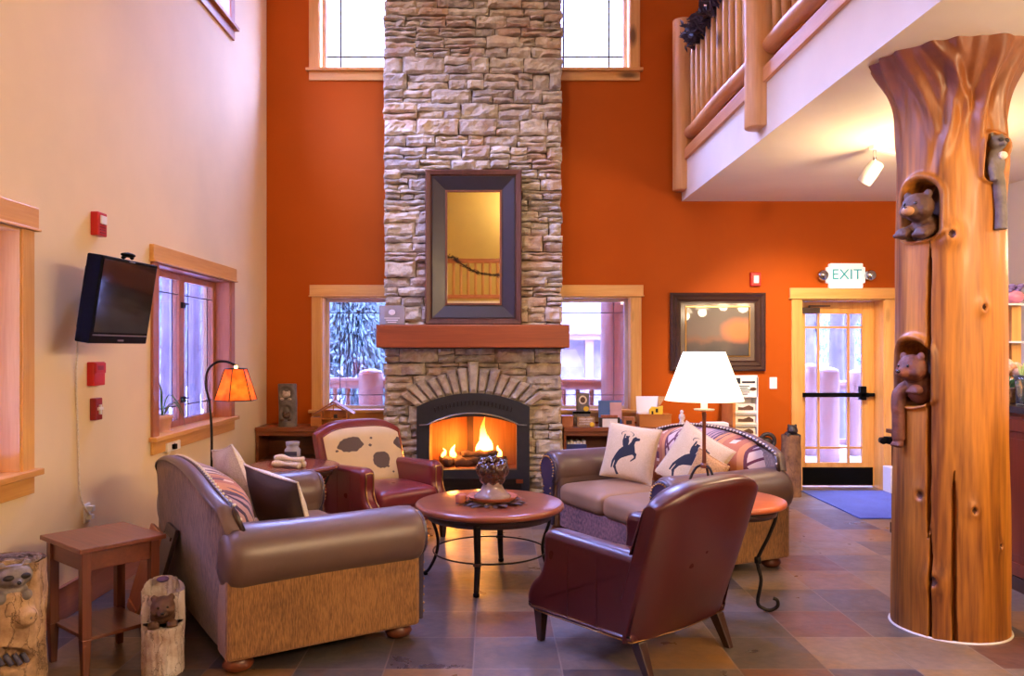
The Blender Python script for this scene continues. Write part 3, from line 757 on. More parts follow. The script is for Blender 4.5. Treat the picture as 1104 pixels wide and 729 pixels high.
def sofa(label, loc, rz):
    t = thing('leather_sofa', label, 'sofa', loc, rz, 'matching camelback sofas')
    HL = .91
    ztop = lambda x: .79+.165*(1-(min(1, abs(x)/.86))**2.3)-.09*sst(.80, .862, abs(x))
    XB = .86
    MB().box((-.86, -.40, .08), (.86, .40, .30)).build('base', M['chenille'], t, bevel=.02)
    MB().box((-.66, .395, .10), (.66, .425, .30)).build('front_skirt', M['skirt'], t, bevel=.008)
    # back shell: outer face, top, inner face
    def bk(u, v):
        x = -XB+2*XB*u; zt = ztop(x); e = abs(2*u-1)**7
        if v < .5:
            z = .08+(zt-.08)*(v/.5); y = -.40-.085*(z/.95)-.02*sin(pi*min(1, z/zt))*(1-e)+.05*e
        else:
            k = (v-.5)/.5; z = zt-(zt-.40)*k; y = -.40-.085*(zt/.95)+.05*e + (.05+.07*k)*min(1, k*6)
            if k < 1e-6: y = -.40-.085*(zt/.95)+.05*e
        return (x, y, z)
    nb = 40
    b = MB().grid(bk, nb, 24)
    b.f.append(tuple(j*41 for j in range(25))); b.f.append(tuple(j*41+40 for j in range(24, -1, -1))); b.m += [0, 0]; b.s += [False, False]
    b.build('back_shell', M['backfab'], t)
    def rimp(x): zt = ztop(x); return (x, -.40-.085*(zt/.95)+.05*abs(x/XB)**7+.056, zt-.002)
    xs = [-XB+2*XB*k/40 for k in range(41)]
    def rs(u, w):
        x = (-XB-.004)+(2*XB+.008)*u; zt = ztop(x); e = abs(2*u-1)**7; yo = -.40-.085*(zt/.95)+.05*e
        return (x, yo-.010+.066*(1-cos(pi*w))/2, zt-.012+.026*sin(pi*w))
    rm = MB().grid(rs, 60, 10).build('top_rim', M['leather'], t)
    st = MB(); dk = MB()
    dk.tube([Vector(rimp(x)) for x in xs], .013, 8)
    dk.build('stud_band', M['darkwood'], rm)
    nn = 46
    for k in range(nn):
        x = -XB*.97+2*XB*.97*k/(nn-1); p = rimp(x); st.ball((p[0], p[1]+.008, p[2]+.010), .009, 7, 5)
    st.build('stud', M['creamfab'], rm)
    # patterned inner back
    def ib(u, v):
        x = -.72+1.44*u; zt = ztop(x)-.012-.16*abs(2*u-1)**8; z = .36+(zt-.36)*v
        e = max(0, 1-(abs(2*u-1))**8)*max(0, 1-abs(2*v-1)**5)
        return (x, -.33-.095*v+.17*e, z+.02*e)
    MB().grid(ib, 40, 20).build('inner_back', M['pattern'], t)
    for sx in (-1, 1):
        MB().box((min(sx*.70, sx*.885), -.43, .08), (max(sx*.70, sx*.885), .44, .52)).build('side_panel', M['chenille'], t, bevel=.02)
        rr = [.08, .125, .155, .165, .162, .158, .156, .156, .157, .158, .154, .135, .10]
        yy = [-.44, -.43, -.41, -.37, -.30, -.15, 0, .15, .30, .39, .43, .45, .458]
        a = MB().tube([(sx*.785, y, .565) for y in yy], rr, 24); ar = a.build('arm', M['leather'], t)
        MB().box((min(sx*.64, sx*.71), -.40, .30), (max(sx*.64, sx*.71), .43, .62)).build('inner_arm', M['leather'], ar, bevel=.02)
        # scroll front with studs
        ang = [R(-50)+R(280)*k/22 for k in range(23)]
        pl = [(sx*.785+sx*.132*cos(a_), .565+.132*sin(a_)) for a_ in ang]
        pl += [(sx*.71, .40), (sx*.705, .10), (sx*.86, .10), (sx*.865, .40)]
        sf = MB().prism(pl, .44, .468, 'xz').build('arm_front', M['leatherdark'], t, bevel=.01)
        s2 = MB()
        for k in range(2, 21, 1): s2.ball((sx*.785+sx*.112*cos(ang[k]), .470, .565+.112*sin(ang[k])), .008, 6, 4)
        for k in range(7):
            for xx in (.725, .845): s2.ball((sx*xx, .470, .14+k*.045), .008, 6, 4)
        s2.build('stud', M['brass'], sf)
    for cx in (-.325, .325):
        mb = MB(); cushion(mb, (cx, .10, .38), (.645, .70, .17), .06, .03, 12)
        mb.build('seat_cushion', M['tanleather'], t)
    for sx in (-.78, .78):
        for sy in (-.36, .37):
            MB().lathe([(.03, 0), (.055, .012), (.066, .035), (.055, .062), (.04, .085)], 16, (sx, sy, 0)).build('foot', M['darkwood' if 0 else 'cherry'], t)
    t.scale = (1, 1.2, 1)
    return t
sofa('brown leather camelback sofa at left, seen from its striped fabric back and rolled arm', (-1.314, 4.894, 0), R(-57.7))
sofa('brown leather sofa in front of the bookcase, patterned back and rider pillows showing', (1.31, 6.42, 0), R(115.5))
RIDER = [(125,355),(128,320),(145,290),(165,262),(185,245),(215,240),(235,215),(240,195),(258,184),(262,190),(285,192),(283,203),(262,208),(258,225),(268,250),(272,262),(283,268),(282,290),(252,310),(249,305),(270,288),(268,280),(258,275),(240,280),(215,290),(190,300),(172,315),(160,340),(167,360),(182,382),(165,386),(150,357),(142,350),(150,320),(148,312),(140,330),(135,352)]
MANP = [(176,215),(179,178),(187,178),(188,202),(194,197),(192,190),(186,188),(219,186),(214,193),(213,199),(221,212),(219,240),(224,264),(211,270),(205,246),(193,246),(183,235)]
def inrider(nx, ny):
    x = 45+340*nx; y = 130+270*(1-ny)
    if inpoly(x, y, RIDER) or inpoly(x, y, MANP): return True
    q = sqrt(((x-198)/40)**2+((y-178)/16)**2)
    return abs(q-1) < .07 and y < 186
def pillow(name, label, cat, w, h, th, mats, loc, rot, design=None, group=None, n=24):
    def face(s):
        def fn(u, v):
            x, z = 2*u-1, 2*v-1
            k = ((1-x**2)*(1-z**2)); k = max(0, k)**.45
            pin = 1-.06*(1-abs(x))*abs(z)**3*0
            px = x*(1-.07*(1-x*x)*0-.06*(1-z*z)*abs(x)**3*-1*-1); pz = z*(1-.06*(1-x*x)*abs(z)**3)
            return (px*w/2, s*th/2*k*(1+.08*fb(u*3, v*3, s*2.1, 2)), pz*h/2)
        return fn
    o = thing(name, label, cat, loc, 0, group, rot)
    mb = MB()
    mb.grid(face(-1), n, n)
    mb.grid(face(1), 16, 16, mi=1 if (len(mats) > 1 and not design) else 0)
    cv = mb.build('cover', mats, o, fix=True)
    if design:
        q = 4; vals = []
        for j in range(n+1):
            for i in range(n+1):
                vals.append(sum(design((i+(a+.5)/q-.5)/n, (j+(b_+.5)/q-.5)/n) for a in range(q) for b_ in range(q))/(q*q))
        setmask(cv, vals)
    ed = []
    f = face(1)
    for k in range(24): ed.append(f(k/24, 0))
    for k in range(24): ed.append(f(1, k/24))
    for k in range(24): ed.append(f(1-k/24, 1))
    for k in range(24): ed.append(f(0, 1-k/24))
    MB().tube(ed, .006, 6, closed=True).build('piping', mats[0], o)
    return o
# pillows on the far sofa (sofa frame: +y faces out, x+ towards the fireplace end)
def on_sofa(c, rz, p): return (c[0]+p[0]*cos(rz)-p[1]*sin(rz), c[1]+p[0]*sin(rz)+p[1]*cos(rz), p[2])
s2c, s2r = (1.31, 6.42), R(115.5); s1c, s1r = (-1.314, 4.894), R(-57.7)
p = on_sofa(s2c, s2r, (.34, .02, .725))
pillow('throw_pillow', 'square beige pillow with black lasso rider on rearing horse, at fireplace end of sofa', 'pillow', .48, .46, .15, [M['linenink']], p, (R(-14), R(5), R(-38)), inrider, 'rider pillows', 96)
p = on_sofa(s2c, s2r, (-.40, -.04, .74))
pillow('throw_pillow', 'beige rider pillow leaning tilted against patterned sofa back behind the lamp pole', 'pillow', .46, .46, .14, [M['linenink']], p, (R(-18), R(26), R(-46)), inrider, 'rider pillows', 96)
p = on_sofa(s2c, s2r, (-.60, .02, .67))
pillow('throw_pillow', 'small gold pillow tucked beside near arm of the far sofa', 'pillow', .30, .30, .11, [M['goldfab']], p, (R(-14), R(20), R(-58)))
# pillows on the left sofa
p = on_sofa(s1c, s1r, (.38, -.10, .72))
pillow('throw_pillow', 'dark brown pillow with cream reverse leaning on left sofa', 'pillow', .44, .42, .16, [M['creamfab'], M['brownfab']], p, (R(-24), R(-8), R(146)))
p = on_sofa(s1c, s1r, (-.06, -.22, .79))
pillow('throw_pillow', 'cream pillow behind the dark brown one on left sofa', 'pillow', .48, .46, .15, [M['creamfab']], p, (R(-20), R(10), R(122)))
# ---------------------------------------------------------------- armchairs
def rprism(poly, x0, x1, r, n=5):
    # rounded slab: outline in yz, from x0 to x1
    N = len(poly); P_ = [Vector((p[0], p[1])) for p in poly]; nor = []
    area = sum(P_[i].x*P_[(i+1) % N].y-P_[(i+1) % N].x*P_[i].y for i in range(N)); sg = 1 if area > 0 else -1
    for i in range(N):
        d = (P_[(i+1) % N]-P_[i-1]); d = d.normalized() if d.length else Vector((1, 0)); nor.append(Vector((-d.y, d.x))*sg)
    rings = []; s_ = 1 if x1 > x0 else -1
    for k in range(n+1):
        a = pi/2*k/n; rings.append((x0+s_*r*(1-sin(a)) if 0 else x0+s_*r*(1-cos(a)), r*(1-sin(a))))
    for k in range(n+1):
        a = pi/2*(1-k/n); rings.append((x1-s_*r*(1-cos(a)), r*(1-sin(a))))
    mb = MB(); vs = []; fs = []
    for x, ins in rings:
        for i in range(N):
            q = P_[i]+nor[i]*ins; vs.append((x, q.x, q.y))
    for k in range(len(rings)-1):
        for i in range(N):
            j = (i+1) % N; fs.append((k*N+i, k*N+j, (k+1)*N+j, (k+1)*N+i))
    nf = len(fs); fs.append(tuple(range(N-1, -1, -1))); fs.append(tuple((len(rings)-1)*N+i for i in range(N)))
    mb.add(vs, fs, smooth=True); mb.s[-2:] = [False, False]; return mb
def armchair(label, loc, rz, lm, spots, nailfront):
    t = thing('leather_armchair', label, 'armchair', loc, rz, 'red leather armchairs')
    MB().box((-.34, -.33, .17), (.34, .37, .30)).build('seat_frame', lm, t, bevel=.02)
    W = .40
    def hw(z): return W+.03-.018*(1-sst(.15, .8, z))
    def ztop(u): return .935-.10*abs(u)**3.4
    def oy(z): return -.345-.245*((z-.17)/.76)
    def bk(a, v):
        u = 2*a-1; e = abs(u)**6
        zt = ztop(u)
        if v <= .45:
            z = .17+(zt-.17)*(v/.45); x = u*hw(z)
            return (x, oy(z)-.035*(1-u*u)*sin(pi*min(1, (z-.1)/.9))+.05*e, z)
        k = (v-.45)/.55
        if k < .3:
            q = k/.3*pi; yo = oy(zt)+.05*e; yi = oy(zt)+.15-.03*e
            return (u*hw(zt), (yo+yi)/2-(yi-yo)/2*cos(q), zt+.025*sin(q))
        k = (k-.3)/.7; z = zt-(zt-.38)*k
        return (u*hw(z), oy(z)+.15-.03*e+.05*k*(1-e), z)
    b = MB().grid(bk, 36, 44)
    W_ = 37; nV = 45
    b.f.append(tuple(j*W_ for j in range(nV))); b.m.append(0); b.s.append(False)
    b.f.append(tuple(j*W_+36 for j in range(nV-1, -1, -1))); b.m.append(0); b.s.append(False)
    back = b.build('backrest', lm, t)
    # hide panel on the inner face
    def ih(a, v):
        u = (2*a-1)*.90; zt = ztop(u)-.035; z = .40+(zt-.40)*v; e = abs(2*a-1)**6; ev = abs(2*v-1)**8
        return (u*hw(z), oy(z)+.152+.05*(1-v)*.5+.045*(1-e)*(1-ev), z)
    def spot(u, v):
        k = 0
        for cx, cy, rx, ry in spots:
            d = sqrt(((u-cx)/rx)**2+((v-cy)/ry)**2)+.22*fb(u*9, v*9, cx*7, 3)
            k = max(k, 1-sst(.85, 1.15, d))
        return k
    hp = MB().grid(ih, 90, 80).build('back_panel', M['hidespots'], t)
    setmask(hp, [spot(i/90, j/80) for j in range(81) for i in range(91)])
    edge = [ih(0, k/20) for k in range(21)]+[ih(k/30, 1) for k in range(1, 31)]+[ih(1, 1-k/20) for k in range(1, 21)]
    MB().tube(edge, .007, 6).build('piping', lm, hp)
    out = [(-.335,.17),(-.345,.30),(-.41,.58),(-.39,.605),(-.20,.615),(.10,.628),(.20,.632),(.245,.622),(.27,.595),(.275,.54),(.272,.48),(.285,.42),(.315,.37),(.355,.335),(.385,.29),(.40,.24),(.395,.195),(.375,.17)]
    sp_ = [(v.x, v.y) for v in spline([(a, b_, 0) for a, b_ in out], 3)]
    for sx in (-1, 1):
        a = rprism(sp_, sx*.275, sx*.405, .045).build('arm', lm, t)
        sm_ = MB()
        for yy_ in (-.12, .08): sm_.tube([(sx*.4055, yy_, .20), (sx*.4065, yy_, .40), (sx*.406, yy_, .56), (sx*.38, yy_+.005, .605), (sx*.34, yy_+.005, .618)], .0022, 6)
        sm_.build('seam', lm, a)
        if nailfront:
            fp = [p_ for p_ in sp_ if p_[0] > .2]
            ins = [(y+.012, z) for y, z in fp]
            u = [Vector((sx*.31, y, z)) for y, z in reversed(ins) if z < .60]+[Vector((sx*.342, .285, .60))]+[Vector((sx*.378, y, z)) for y, z in ins if z < .60]
            MB().tube(u, .006, 6).build('nail_trim', M['brass'], a)
    mb = MB(); cushion(mb, (0, .05, .365), (.575, .62, .15), .055, .035, 12); mb.build('seat_cushion', lm, t)
    wl = [(-.39,-.335,.176),(-.392,.0,.176),(-.392,.33,.176),(-.36,.368,.174),(.36,.368,.174),(.392,.33,.176),(.392,0,.176),(.39,-.335,.176),(0,-.37,.174)]
    MB().tube(wl, .0032, 6, closed=True).build('welt', M['brass'], t)
    for sx in (-1, 1):
        MB().taper((sx*.345, .335, 0), (.034, .034), (sx*.345, .335, .175), (.06, .06)).build('leg', M['darkwood'], t, bevel=.005)
        MB().taper((sx*.335, -.40, 0), (.036, .04), (sx*.33, -.32, .175), (.06, .065)).build('leg', M['darkwood'], t, bevel=.005)
    return t
armchair('oxblood leather armchair in the foreground, seen from behind', (.746, 4.39, 0), R(40.9), M['redleather'], [(.3,.75,.14,.12),(.6,.4,.12,.16)], 0)
armchair('red leather armchair with spotted cream cowhide back beside the fireplace', (-.90, 6.86, 0), R(220.6), M['redleather2'], [(.70,.72,.15,.12),(.34,.42,.11,.155),(.0,.75,.11,.13),(.42,.80,.018,.02),(.45,.68,.02,.02),(.26,.30,.02,.015),(.88,.66,.018,.02),(.20,.20,.016,.016),(.8,.3,.014,.014)], 1)
# ---------------------------------------------------------------- iron legged round tables
def scroll_leg(mb, a, rt, rw, rf, zt, zw, flat=.02):
    pts = [(rt, zt), (rt-.01, zt-.06), (rw+.06, zw+.14), (rw, zw), (rw+.02, zw-.12), (rf-.05, .055), (rf-.012, .018), (rf+.03, .014), (rf+.065, .04), (rf+.062, .075), (rf+.04, .085)]
    P3 = [(r_*cos(a), r_*sin(a), z) for r_, z in pts]
    return mb.tube(spline(P3, 5), flat, 8, flat=(-sin(a), cos(a), 0)) if 0 else mb.tube(spline(P3, 5), flat*.55, 8)
def round_table(name, label, loc, rz, R_, h, th, topm, legs, rt, rw, rf, zw, lw):
    t = thing(name, label, 'table', loc, rz)
    MB().lathe([(R_-.02, h-th), (R_-.004, h-th+.006), (R_, h-th/2), (R_-.004, h-.006), (R_-.02, h), (R_*.5, h), (0.0001, h)][0:7], 64).build('table_top', topm, t)
    MB().lathe([(R_-.085, h-th-.055), (R_-.06, h-th-.05), (R_-.05, h-th)], 48).build('apron', M['darkwood'], t)
    for k in range(legs):
        a = 2*pi*k/legs
        mb = MB(); scroll_leg(mb, a, rt, rw, rf, h-th-.03, zw, lw)
        lg = mb.build('leg', M['iron'], t)
        MB().lathe([(.016, -.02), (.02, -.015), (.02, .015), (.016, .02)], 10, (rw*cos(a), rw*sin(a), zw)).build('collar', M['iron'], lg)
    return t
ct = thing('coffee_table', 'round wooden coffee table with black iron legs in middle of the seating', 'coffee table', (-.02, 5.6, 0), R(0))
MB().lathe([(.47, .487), (.505, .49), (.515, .502), (.515, .518), (.508, .528), (.495, .533), (.3, .533), (.0001, .533)], 72).build('table_top', M['tabletop'], ct)
MB().lathe([(.40, .425), (.43, .43), (.44, .487)], 56).build('apron', M['darkwood'], ct)
for k in range(4):
    a = R(-101)+k*pi/2
    mb = MB()
    prof = [(.42, .46), (.415, .40), (.38, .30), (.37, .22), (.39, .13), (.43, .05), (.46, .02), (.49, .028), (.498, .055), (.48, .072)]
    P3 = [(r_*cos(a), r_*sin(a), z) for r_, z in prof]
    if k in (0, 2):   # flat strap legs seen broadside
        sp_ = spline([(.42*cos(a), .42*sin(a), .46), (.41*cos(a), .41*sin(a), .34), (.40*cos(a), .40*sin(a), .2), (.42*cos(a), .42*sin(a), .1), (.44*cos(a), .44*sin(a), .03)], 5)
        mb.tube(sp_, [.034-.010*i/20 for i in range(len(sp_))], 4)
        lg = mb.build('leg', M['iron'], ct)
        MB().box((-.026, -.026, .19), (.026, .026, .21), T(.40*cos(a), .40*sin(a), 0) @ RZ(a)).build('collar', M['darkframe'], lg, bevel=.003)
        MB().lathe([(.008, 0), (.02, .004), (.022, .02), (.014, .034)], 12, (.44*cos(a), .44*sin(a), 0)).build('caster', M['black'], lg)
    else:
        mb.tube(spline(P3, 5), .011, 8); lg = mb.build('leg', M['iron'], ct)
        MB().lathe([(.012, 0), (.016, .004), (.012, .022)], 10, (.46*cos(a), .46*sin(a), 0)).build('caster', M['black'], lg)
MB().tube([(.39*cos(2*pi*k/48), .39*sin(2*pi*k/48), .20) for k in range(48)], .006, 6, closed=True).build('ring_stretcher', M['iron'], ct)
round_table('end_table', 'round dark red side table between left sofa and cowhide armchair', (-1.60, 6.50, 0), R(20), .365, .66, .03, M['tablered'], 3, .28, .16, .24, .30, .02)
round_table('end_table', 'round orange wood side table holding the white shaded lamp', (1.414, 4.94, 0), R(-12), .369, .68, .035, M['tableorange'], 3, .31, .20, .25, .31, .02)
# centrepiece on coffee table
tz = .5335
lf = MB(); rn = random.Random(3)
for k in range(26):
    a = 2*pi*k/26+rn.uniform(-.08, .08); r0 = rn.uniform(.10, .14); L = rn.uniform(.09, .13); w = .022
    Mx = T(r0*cos(a), r0*sin(a), 0) @ RZ(a+rn.uniform(-.5, .5))
    def lp(u, v):
        ww = w*sin(pi*min(.97, max(.04, u)))**.7*(1+.35*abs(sin(u*11)))
        return (u*L, (2*v-1)*ww, .004+.010*sin(u*pi)+.004*(k % 3)-.003*abs(2*v-1))
    lf.grid(lp, 9, 2, M=Mx)
lo = lf.build('leaf_mat', plain('dried_oak_leaf', S(70,42,30), .6, 0, .35, 9), None, (.0, 5.56, tz)); tag(lo, 'ring mat of dark dried oak leaves lying on the coffee table', 'table mat')
MB_ = MB().lathe([(.11, 0), (.155, .008), (.17, .03), (.172, .034), (.16, .03), (.14, .02), (.0001, .018)], 40)
do = MB_.build('terracotta_dish', M['terracotta'], None, (.0, 5.56, tz+.018)); tag(do, 'shallow orange terracotta dish on the leaf mat', 'dish')
cp = thing('carved_bowl', 'dark glossy bear cub centrepiece on flared glass base standing in the terracotta dish', 'ornament', (.0, 5.56, tz+.036))
MB().lathe([(.125, 0), (.13, .012), (.105, .03), (.08, .06), (.066, .09), (.075, .11), (.0001, .112)], 32).build('glass_base', plain('smoky_glass', S(176,150,136), .12, 0, .2, 20, trans=.35), cp)
gm = plain('dark_glazed', S(62,36,24), .14, 0, .4, 14, .4, 30, coat=.6)
b = MB(); rn = random.Random(8)
for k in range(8):
    a = 2*pi*k/8; b.ball((.075*cos(a), .075*sin(a), .19), (.042, .042, .05), 12, 8)
for k in range(7):
    a = 2*pi*k/7+.3; b.ball((.06*cos(a), .06*sin(a), .135), (.035, .035, .045), 10, 8)
for k in range(6):
    a = 2*pi*k/6+.5; b.ball((.095*cos(a), .095*sin(a), .225), (.026, .026, .024), 10, 8)
b.ball((0, 0, .17), (.07, .07, .07))
b.build('bowl', gm, cp, remesh=.008, smiter=2)
hd = MB()
for sx, sz in ((-.06, .262), (.075, .25), (.0, .268)):
    hd.ball((sx, -.02, sz-.01), (.03, .028, .026)); hd.ball((sx, -.048, sz-.016), (.014, .016, .012)); hd.ball((sx-.02, -.015, sz+.012), .011); hd.ball((sx+.02, -.015, sz+.012), .011)
hd.build('cub_head', gm, cp, remesh=.005, smiter=2)
cu = MB().tube([(.038*cos(2*pi*k/24), 0, .04+.038*sin(2*pi*k/24)) for k in range(24)], [.012]*24, 10, closed=True, flat=(0,1,0))
cu = MB().lathe([(.032, 0), (.036, .006), (.038, .055), (.034, .058), (.032, .012), (.0001, .01)], 24).tube([(-.036, 0, .045), (-.058, 0, .042), (-.062, 0, .028), (-.036, 0, .014)], .006, 8)
co_ = cu.build('clay_cup', M['terracotta'], None, (-.215, 5.50, tz+.012), R(150)); tag(co_, 'small terracotta cup left of the dish on coffee table', 'cup')
# things on dark red end table
jar = thing('candle_jar', 'frosted glass jar with white candle on dark red side table', 'jar', (-1.66, 6.70, .66))
MB().lathe([(.05, 0), (.062, .006), (.065, .02), (.065, .095), (.05, .115), (.048, .125), (.056, .13), (.056, .16), (.052, .16), (.05, .12), (.058, .09), (.058, .012), (.0001, .008)], 28).build('glass', plain('frosted_glass', S(222,220,236), .25, 0, .05, trans=.55), jar)
MB().lathe([(.053, .012), (.053, .05), (.0001, .05)], 24).build('wax', M['whiteplastic'], jar)
MB().box((-.05, -.0665, .05), (.05, -.064, .085)).build('label', plain('dark_label', S(60,60,90), .5), jar)
ph = thing('folded_napkins', 'rolled cream cloth napkins lying on dark red side table', 'napkins', (-1.60, 6.36, .66), R(-22))
for k, (y, z, r_) in enumerate(((-.04, .026, .026), (.02, .026, .026), (-.008, .064, .026))):
    pts = spline([(-.13, y, z), (-.06, y+.006, z+.004*k), (.03, y-.006, z), (.13, y+.012*(k-1), z)], 4)
    MB().tube(pts, [r_*(.8+.25*sin(i*.6)) for i in range(len(pts))], 12).build('napkin', M['creamfab'], ph)
# ---------------------------------------------------------------- table lamp (white shade)
tl = thing('table_lamp', 'tall lamp with glowing white shade on orange round table', 'lamp', (1.285, 4.90, .68))
sh, snt, sb_ = newmat('lit_white_shade')
sb_.inputs['Base Color'].default_value = (.9,.82,.68,1); sb_.inputs['Emission Color'].default_value = (1,.86,.62,1); sb_.inputs['Emission Strength'].default_value = 1.6
MB().lathe([(.232, .60), (.236, .60), (.125, .895), (.121, .895)], 48).build('lamp_shade', sh, tl)
MB().lathe([(.010, .20), (.013, .22), (.011, .30), (.012, .50), (.015, .52), (.010, .53)], 14).lathe([(.02, .19), (.028, .2), (.02, .22)], 16).build('pole', M['cherryz'], tl)
MB().lathe([(.01, .535), (.06, .54), (.062, .548), (.02, .55)], 24).build('drip_plate', M['creamfab'], tl)
MB().lathe([(.02, .55), (.021, .64), (.0001, .645)], 16).build('candle_sleeve', emis('candle_sleeve', (1,.85,.6,1), .8), tl)
MB().ball((0, 0, .70), (.032, .032, .045)).build('bulb', emis('lamp_bulb', (1,.8,.5,1), 8), tl)
MB().tube([(0, 0, .645), (.0, .1, .66), (0, .12, .78), (0, .04, .885), (0,0,.89)], .003, 6).tube([(0, 0, .645), (.0, -.1, .66), (0, -.12, .78), (0, -.04, .885), (0,0,.89)], .003, 6).tube([(-.123,0,.885), (.123,0,.885)], .003, 6).build('harp', M['iron'], tl)
for k in range(3):
    a = R(-90)+2*pi*k/3+.5
    MB().tube(spline([(.015*cos(a), .015*sin(a), .205), (.05*cos(a), .05*sin(a), .19), (.085*cos(a), .085*sin(a), .12), (.095*cos(a), .095*sin(a), .03), (.12*cos(a), .12*sin(a), .008), (.145*cos(a), .145*sin(a), .02)], 5), .008, 8).build('tripod_foot', M['iron'], tl)
# floor lamp by the window
fl = thing('floor_lamp', 'arched iron floor lamp with glowing amber shade beside the left window', 'lamp', (-2.20, 6.32, 0))
MB().lathe([(.14, 0), (.145, .012), (.06, .03), (.02, .045), (.0001, .05)], 28).build('base', M['iron'], fl)
MB().tube(spline([(0,0,.03), (0,0,.6), (0,0,.95), (-.02,0,1.18), (-.045,0,1.30), (-.03,0,1.42), (.04,0,1.485), (.12,0,1.49), (.19,0,1.46)], 6), .010, 10).build('pole', M['iron'], fl)
am, ant, ab_ = newmat('amber_mica'); co = objco(ant)
n = nd(ant, 'ShaderNodeTexNoise', {'Vector': co, 'Scale': 14, 'Detail': 4}); rr_ = ramp(ant, n.outputs[0], [(.3, S(200,74,14)), (.7, S(236,118,36))])
tr_ = nd(ant, 'ShaderNodeBsdfTranslucent', {0: rr_.outputs[0]}); ant.links.new(rr_.outputs[0], ab_.inputs['Base Color'])
ab_.inputs['Emission Strength'].default_value = .10; ant.links.new(rr_.outputs[0], ab_.inputs['Emission Color'])
mx = nd(ant, 'ShaderNodeMixShader', {0: .6, 1: ab_.outputs[0], 2: tr_.outputs[0]}); ant.links.new(mx.outputs[0], ant.nodes['Material Output'].inputs[0])
shp = MB()
n8 = 6
lo_ = [(.165*cos(2*pi*(k+.5)/n8), .165*sin(2*pi*(k+.5)/n8), 0) for k in range(n8)]; hi_ = [(.085*cos(2*pi*(k+.5)/n8), .085*sin(2*pi*(k+.5)/n8), .245) for k in range(n8)]
for k in range(n8):
    j = (k+1) % n8; shp.add([lo_[k], lo_[j], hi_[j], hi_[k]], [(0,1,2,3)])
shade = shp.build('lamp_shade', am, fl, (.19, 0, 1.19))
rb = MB()
for k in range(n8):
    j = (k+1) % n8; rb.tube([lo_[k], hi_[k]], .004, 6).tube([lo_[k], lo_[j]], .004, 6).tube([hi_[k], hi_[j]], .004, 6)
rb.tube([hi_[0], (0,0,.25), hi_[3]], .004, 6); rb.build('shade_ribs', M['iron'], shade)
MB().ball((.19, 0, 1.30), (.03, .03, .042)).tube([(.19,0,1.46), (.19,0,1.34)], .012, 8).build('bulb', emis('amber_bulb', (1,.6,.2,1), 10), fl)
# ---------------------------------------------------------------- square side table, logs, leaning boards (left foreground)
sd = thing('side_table', 'square reddish wooden side table with lower shelf beside left sofa', 'table', (-1.99, 4.125, 0), R(-40))
MB().box((-.235, -.215, .622), (.235, .215, .645)).build('table_top', M['cherry'], sd, bevel=.004)
for sx in (-1, 1):
    for sy in (-1, 1):
        c = (sx*.185, sy*.17)
        MB().taper((c[0]+sx*.0, c[1], 0), (.03, .03), (c[0], c[1], .20), (.045, .045)).box((c[0]-.0225, c[1]-.0225, .20), (c[0]+.0225, c[1]+.0225, .622)).build('leg', M['cherryz'], sd, bevel=.003)
for sy in (-1, 1): MB().box((-.165, sy*.17-.010, .525), (.165, sy*.17+.010, .622)).build('apron', M['cherry'], sd, bevel=.002)
for sx in (-1, 1): MB().box((sx*.185-.010, -.15, .525), (sx*.185+.010, .15, .622)).build('apron', M['cherry'], sd, bevel=.002)
MB().box((-.19, -.165, .185), (.19, .165, .203)).build('shelf', M['cherry'], sd, bevel=.003)
def eyes(mb, pts, r):
    for p_ in pts: mb.ball(p_, r, 10, 7)
def bear_head(mb, c, s):
    # bear face looking to -y, head radius s
    x, y, z = c
    mb.ball(c, (s, s*.9, s*.92)); mb.ball((x, y-s*.78, z-s*.30), (s*.44, s*.52, s*.36)); mb.ball((x, y-s*.45, z+s*.12), (s*.5, s*.4, s*.4))
    for q in (-1, 1):
        mb.ball((x+q*s*.68, y+.0, z+s*.78), (s*.30, s*.16, s*.30)); mb.ball((x+q*s*.55, y-s*.35, z-s*.25), (s*.45, s*.4, s*.4))
def bear_details(par, c, s):
    x, y, z = c
    mb = MB(); eyes(mb, [(x-s*.36, y-s*.80, z+s*.16), (x+s*.36, y-s*.80, z+s*.16)], s*.095); mb.build('eye', M['eye'], par)
    MB().ball((x, y-s*1.27, z-s*.20), (s*.17, s*.10, s*.12), 10, 7).build('nose', M['eye'], par)
def paw(mb, c, s):
    mb.ball(c, (s, s*.8, s*.75))
    for k in range(4): mb.ball((c[0]+(k-1.5)*s*.48, c[1]-s*.55, c[2]-s*.25), (s*.27, s*.42, s*.3), 8, 6)
def log_bark(mb, r, h, sd, fn_extra=None, na=72, nz=48, top=None):
    def fn(u, v):
        a = 2*pi*u; zt = top(a) if top else h
        z = v*zt
        rr = r*(1+.05*fb(cos(a)*1.5+sd, sin(a)*1.5, z*3, 3))+.007*fb(cos(a)*9, sin(a)*9+sd, z*5, 4)
        if fn_extra: rr = fn_extra(a, z, rr)
        return (rr*cos(a), rr*sin(a), z)
    mb.grid(fn, na, nz, wrap=True)
    b = len(mb.v)-na
    return fn
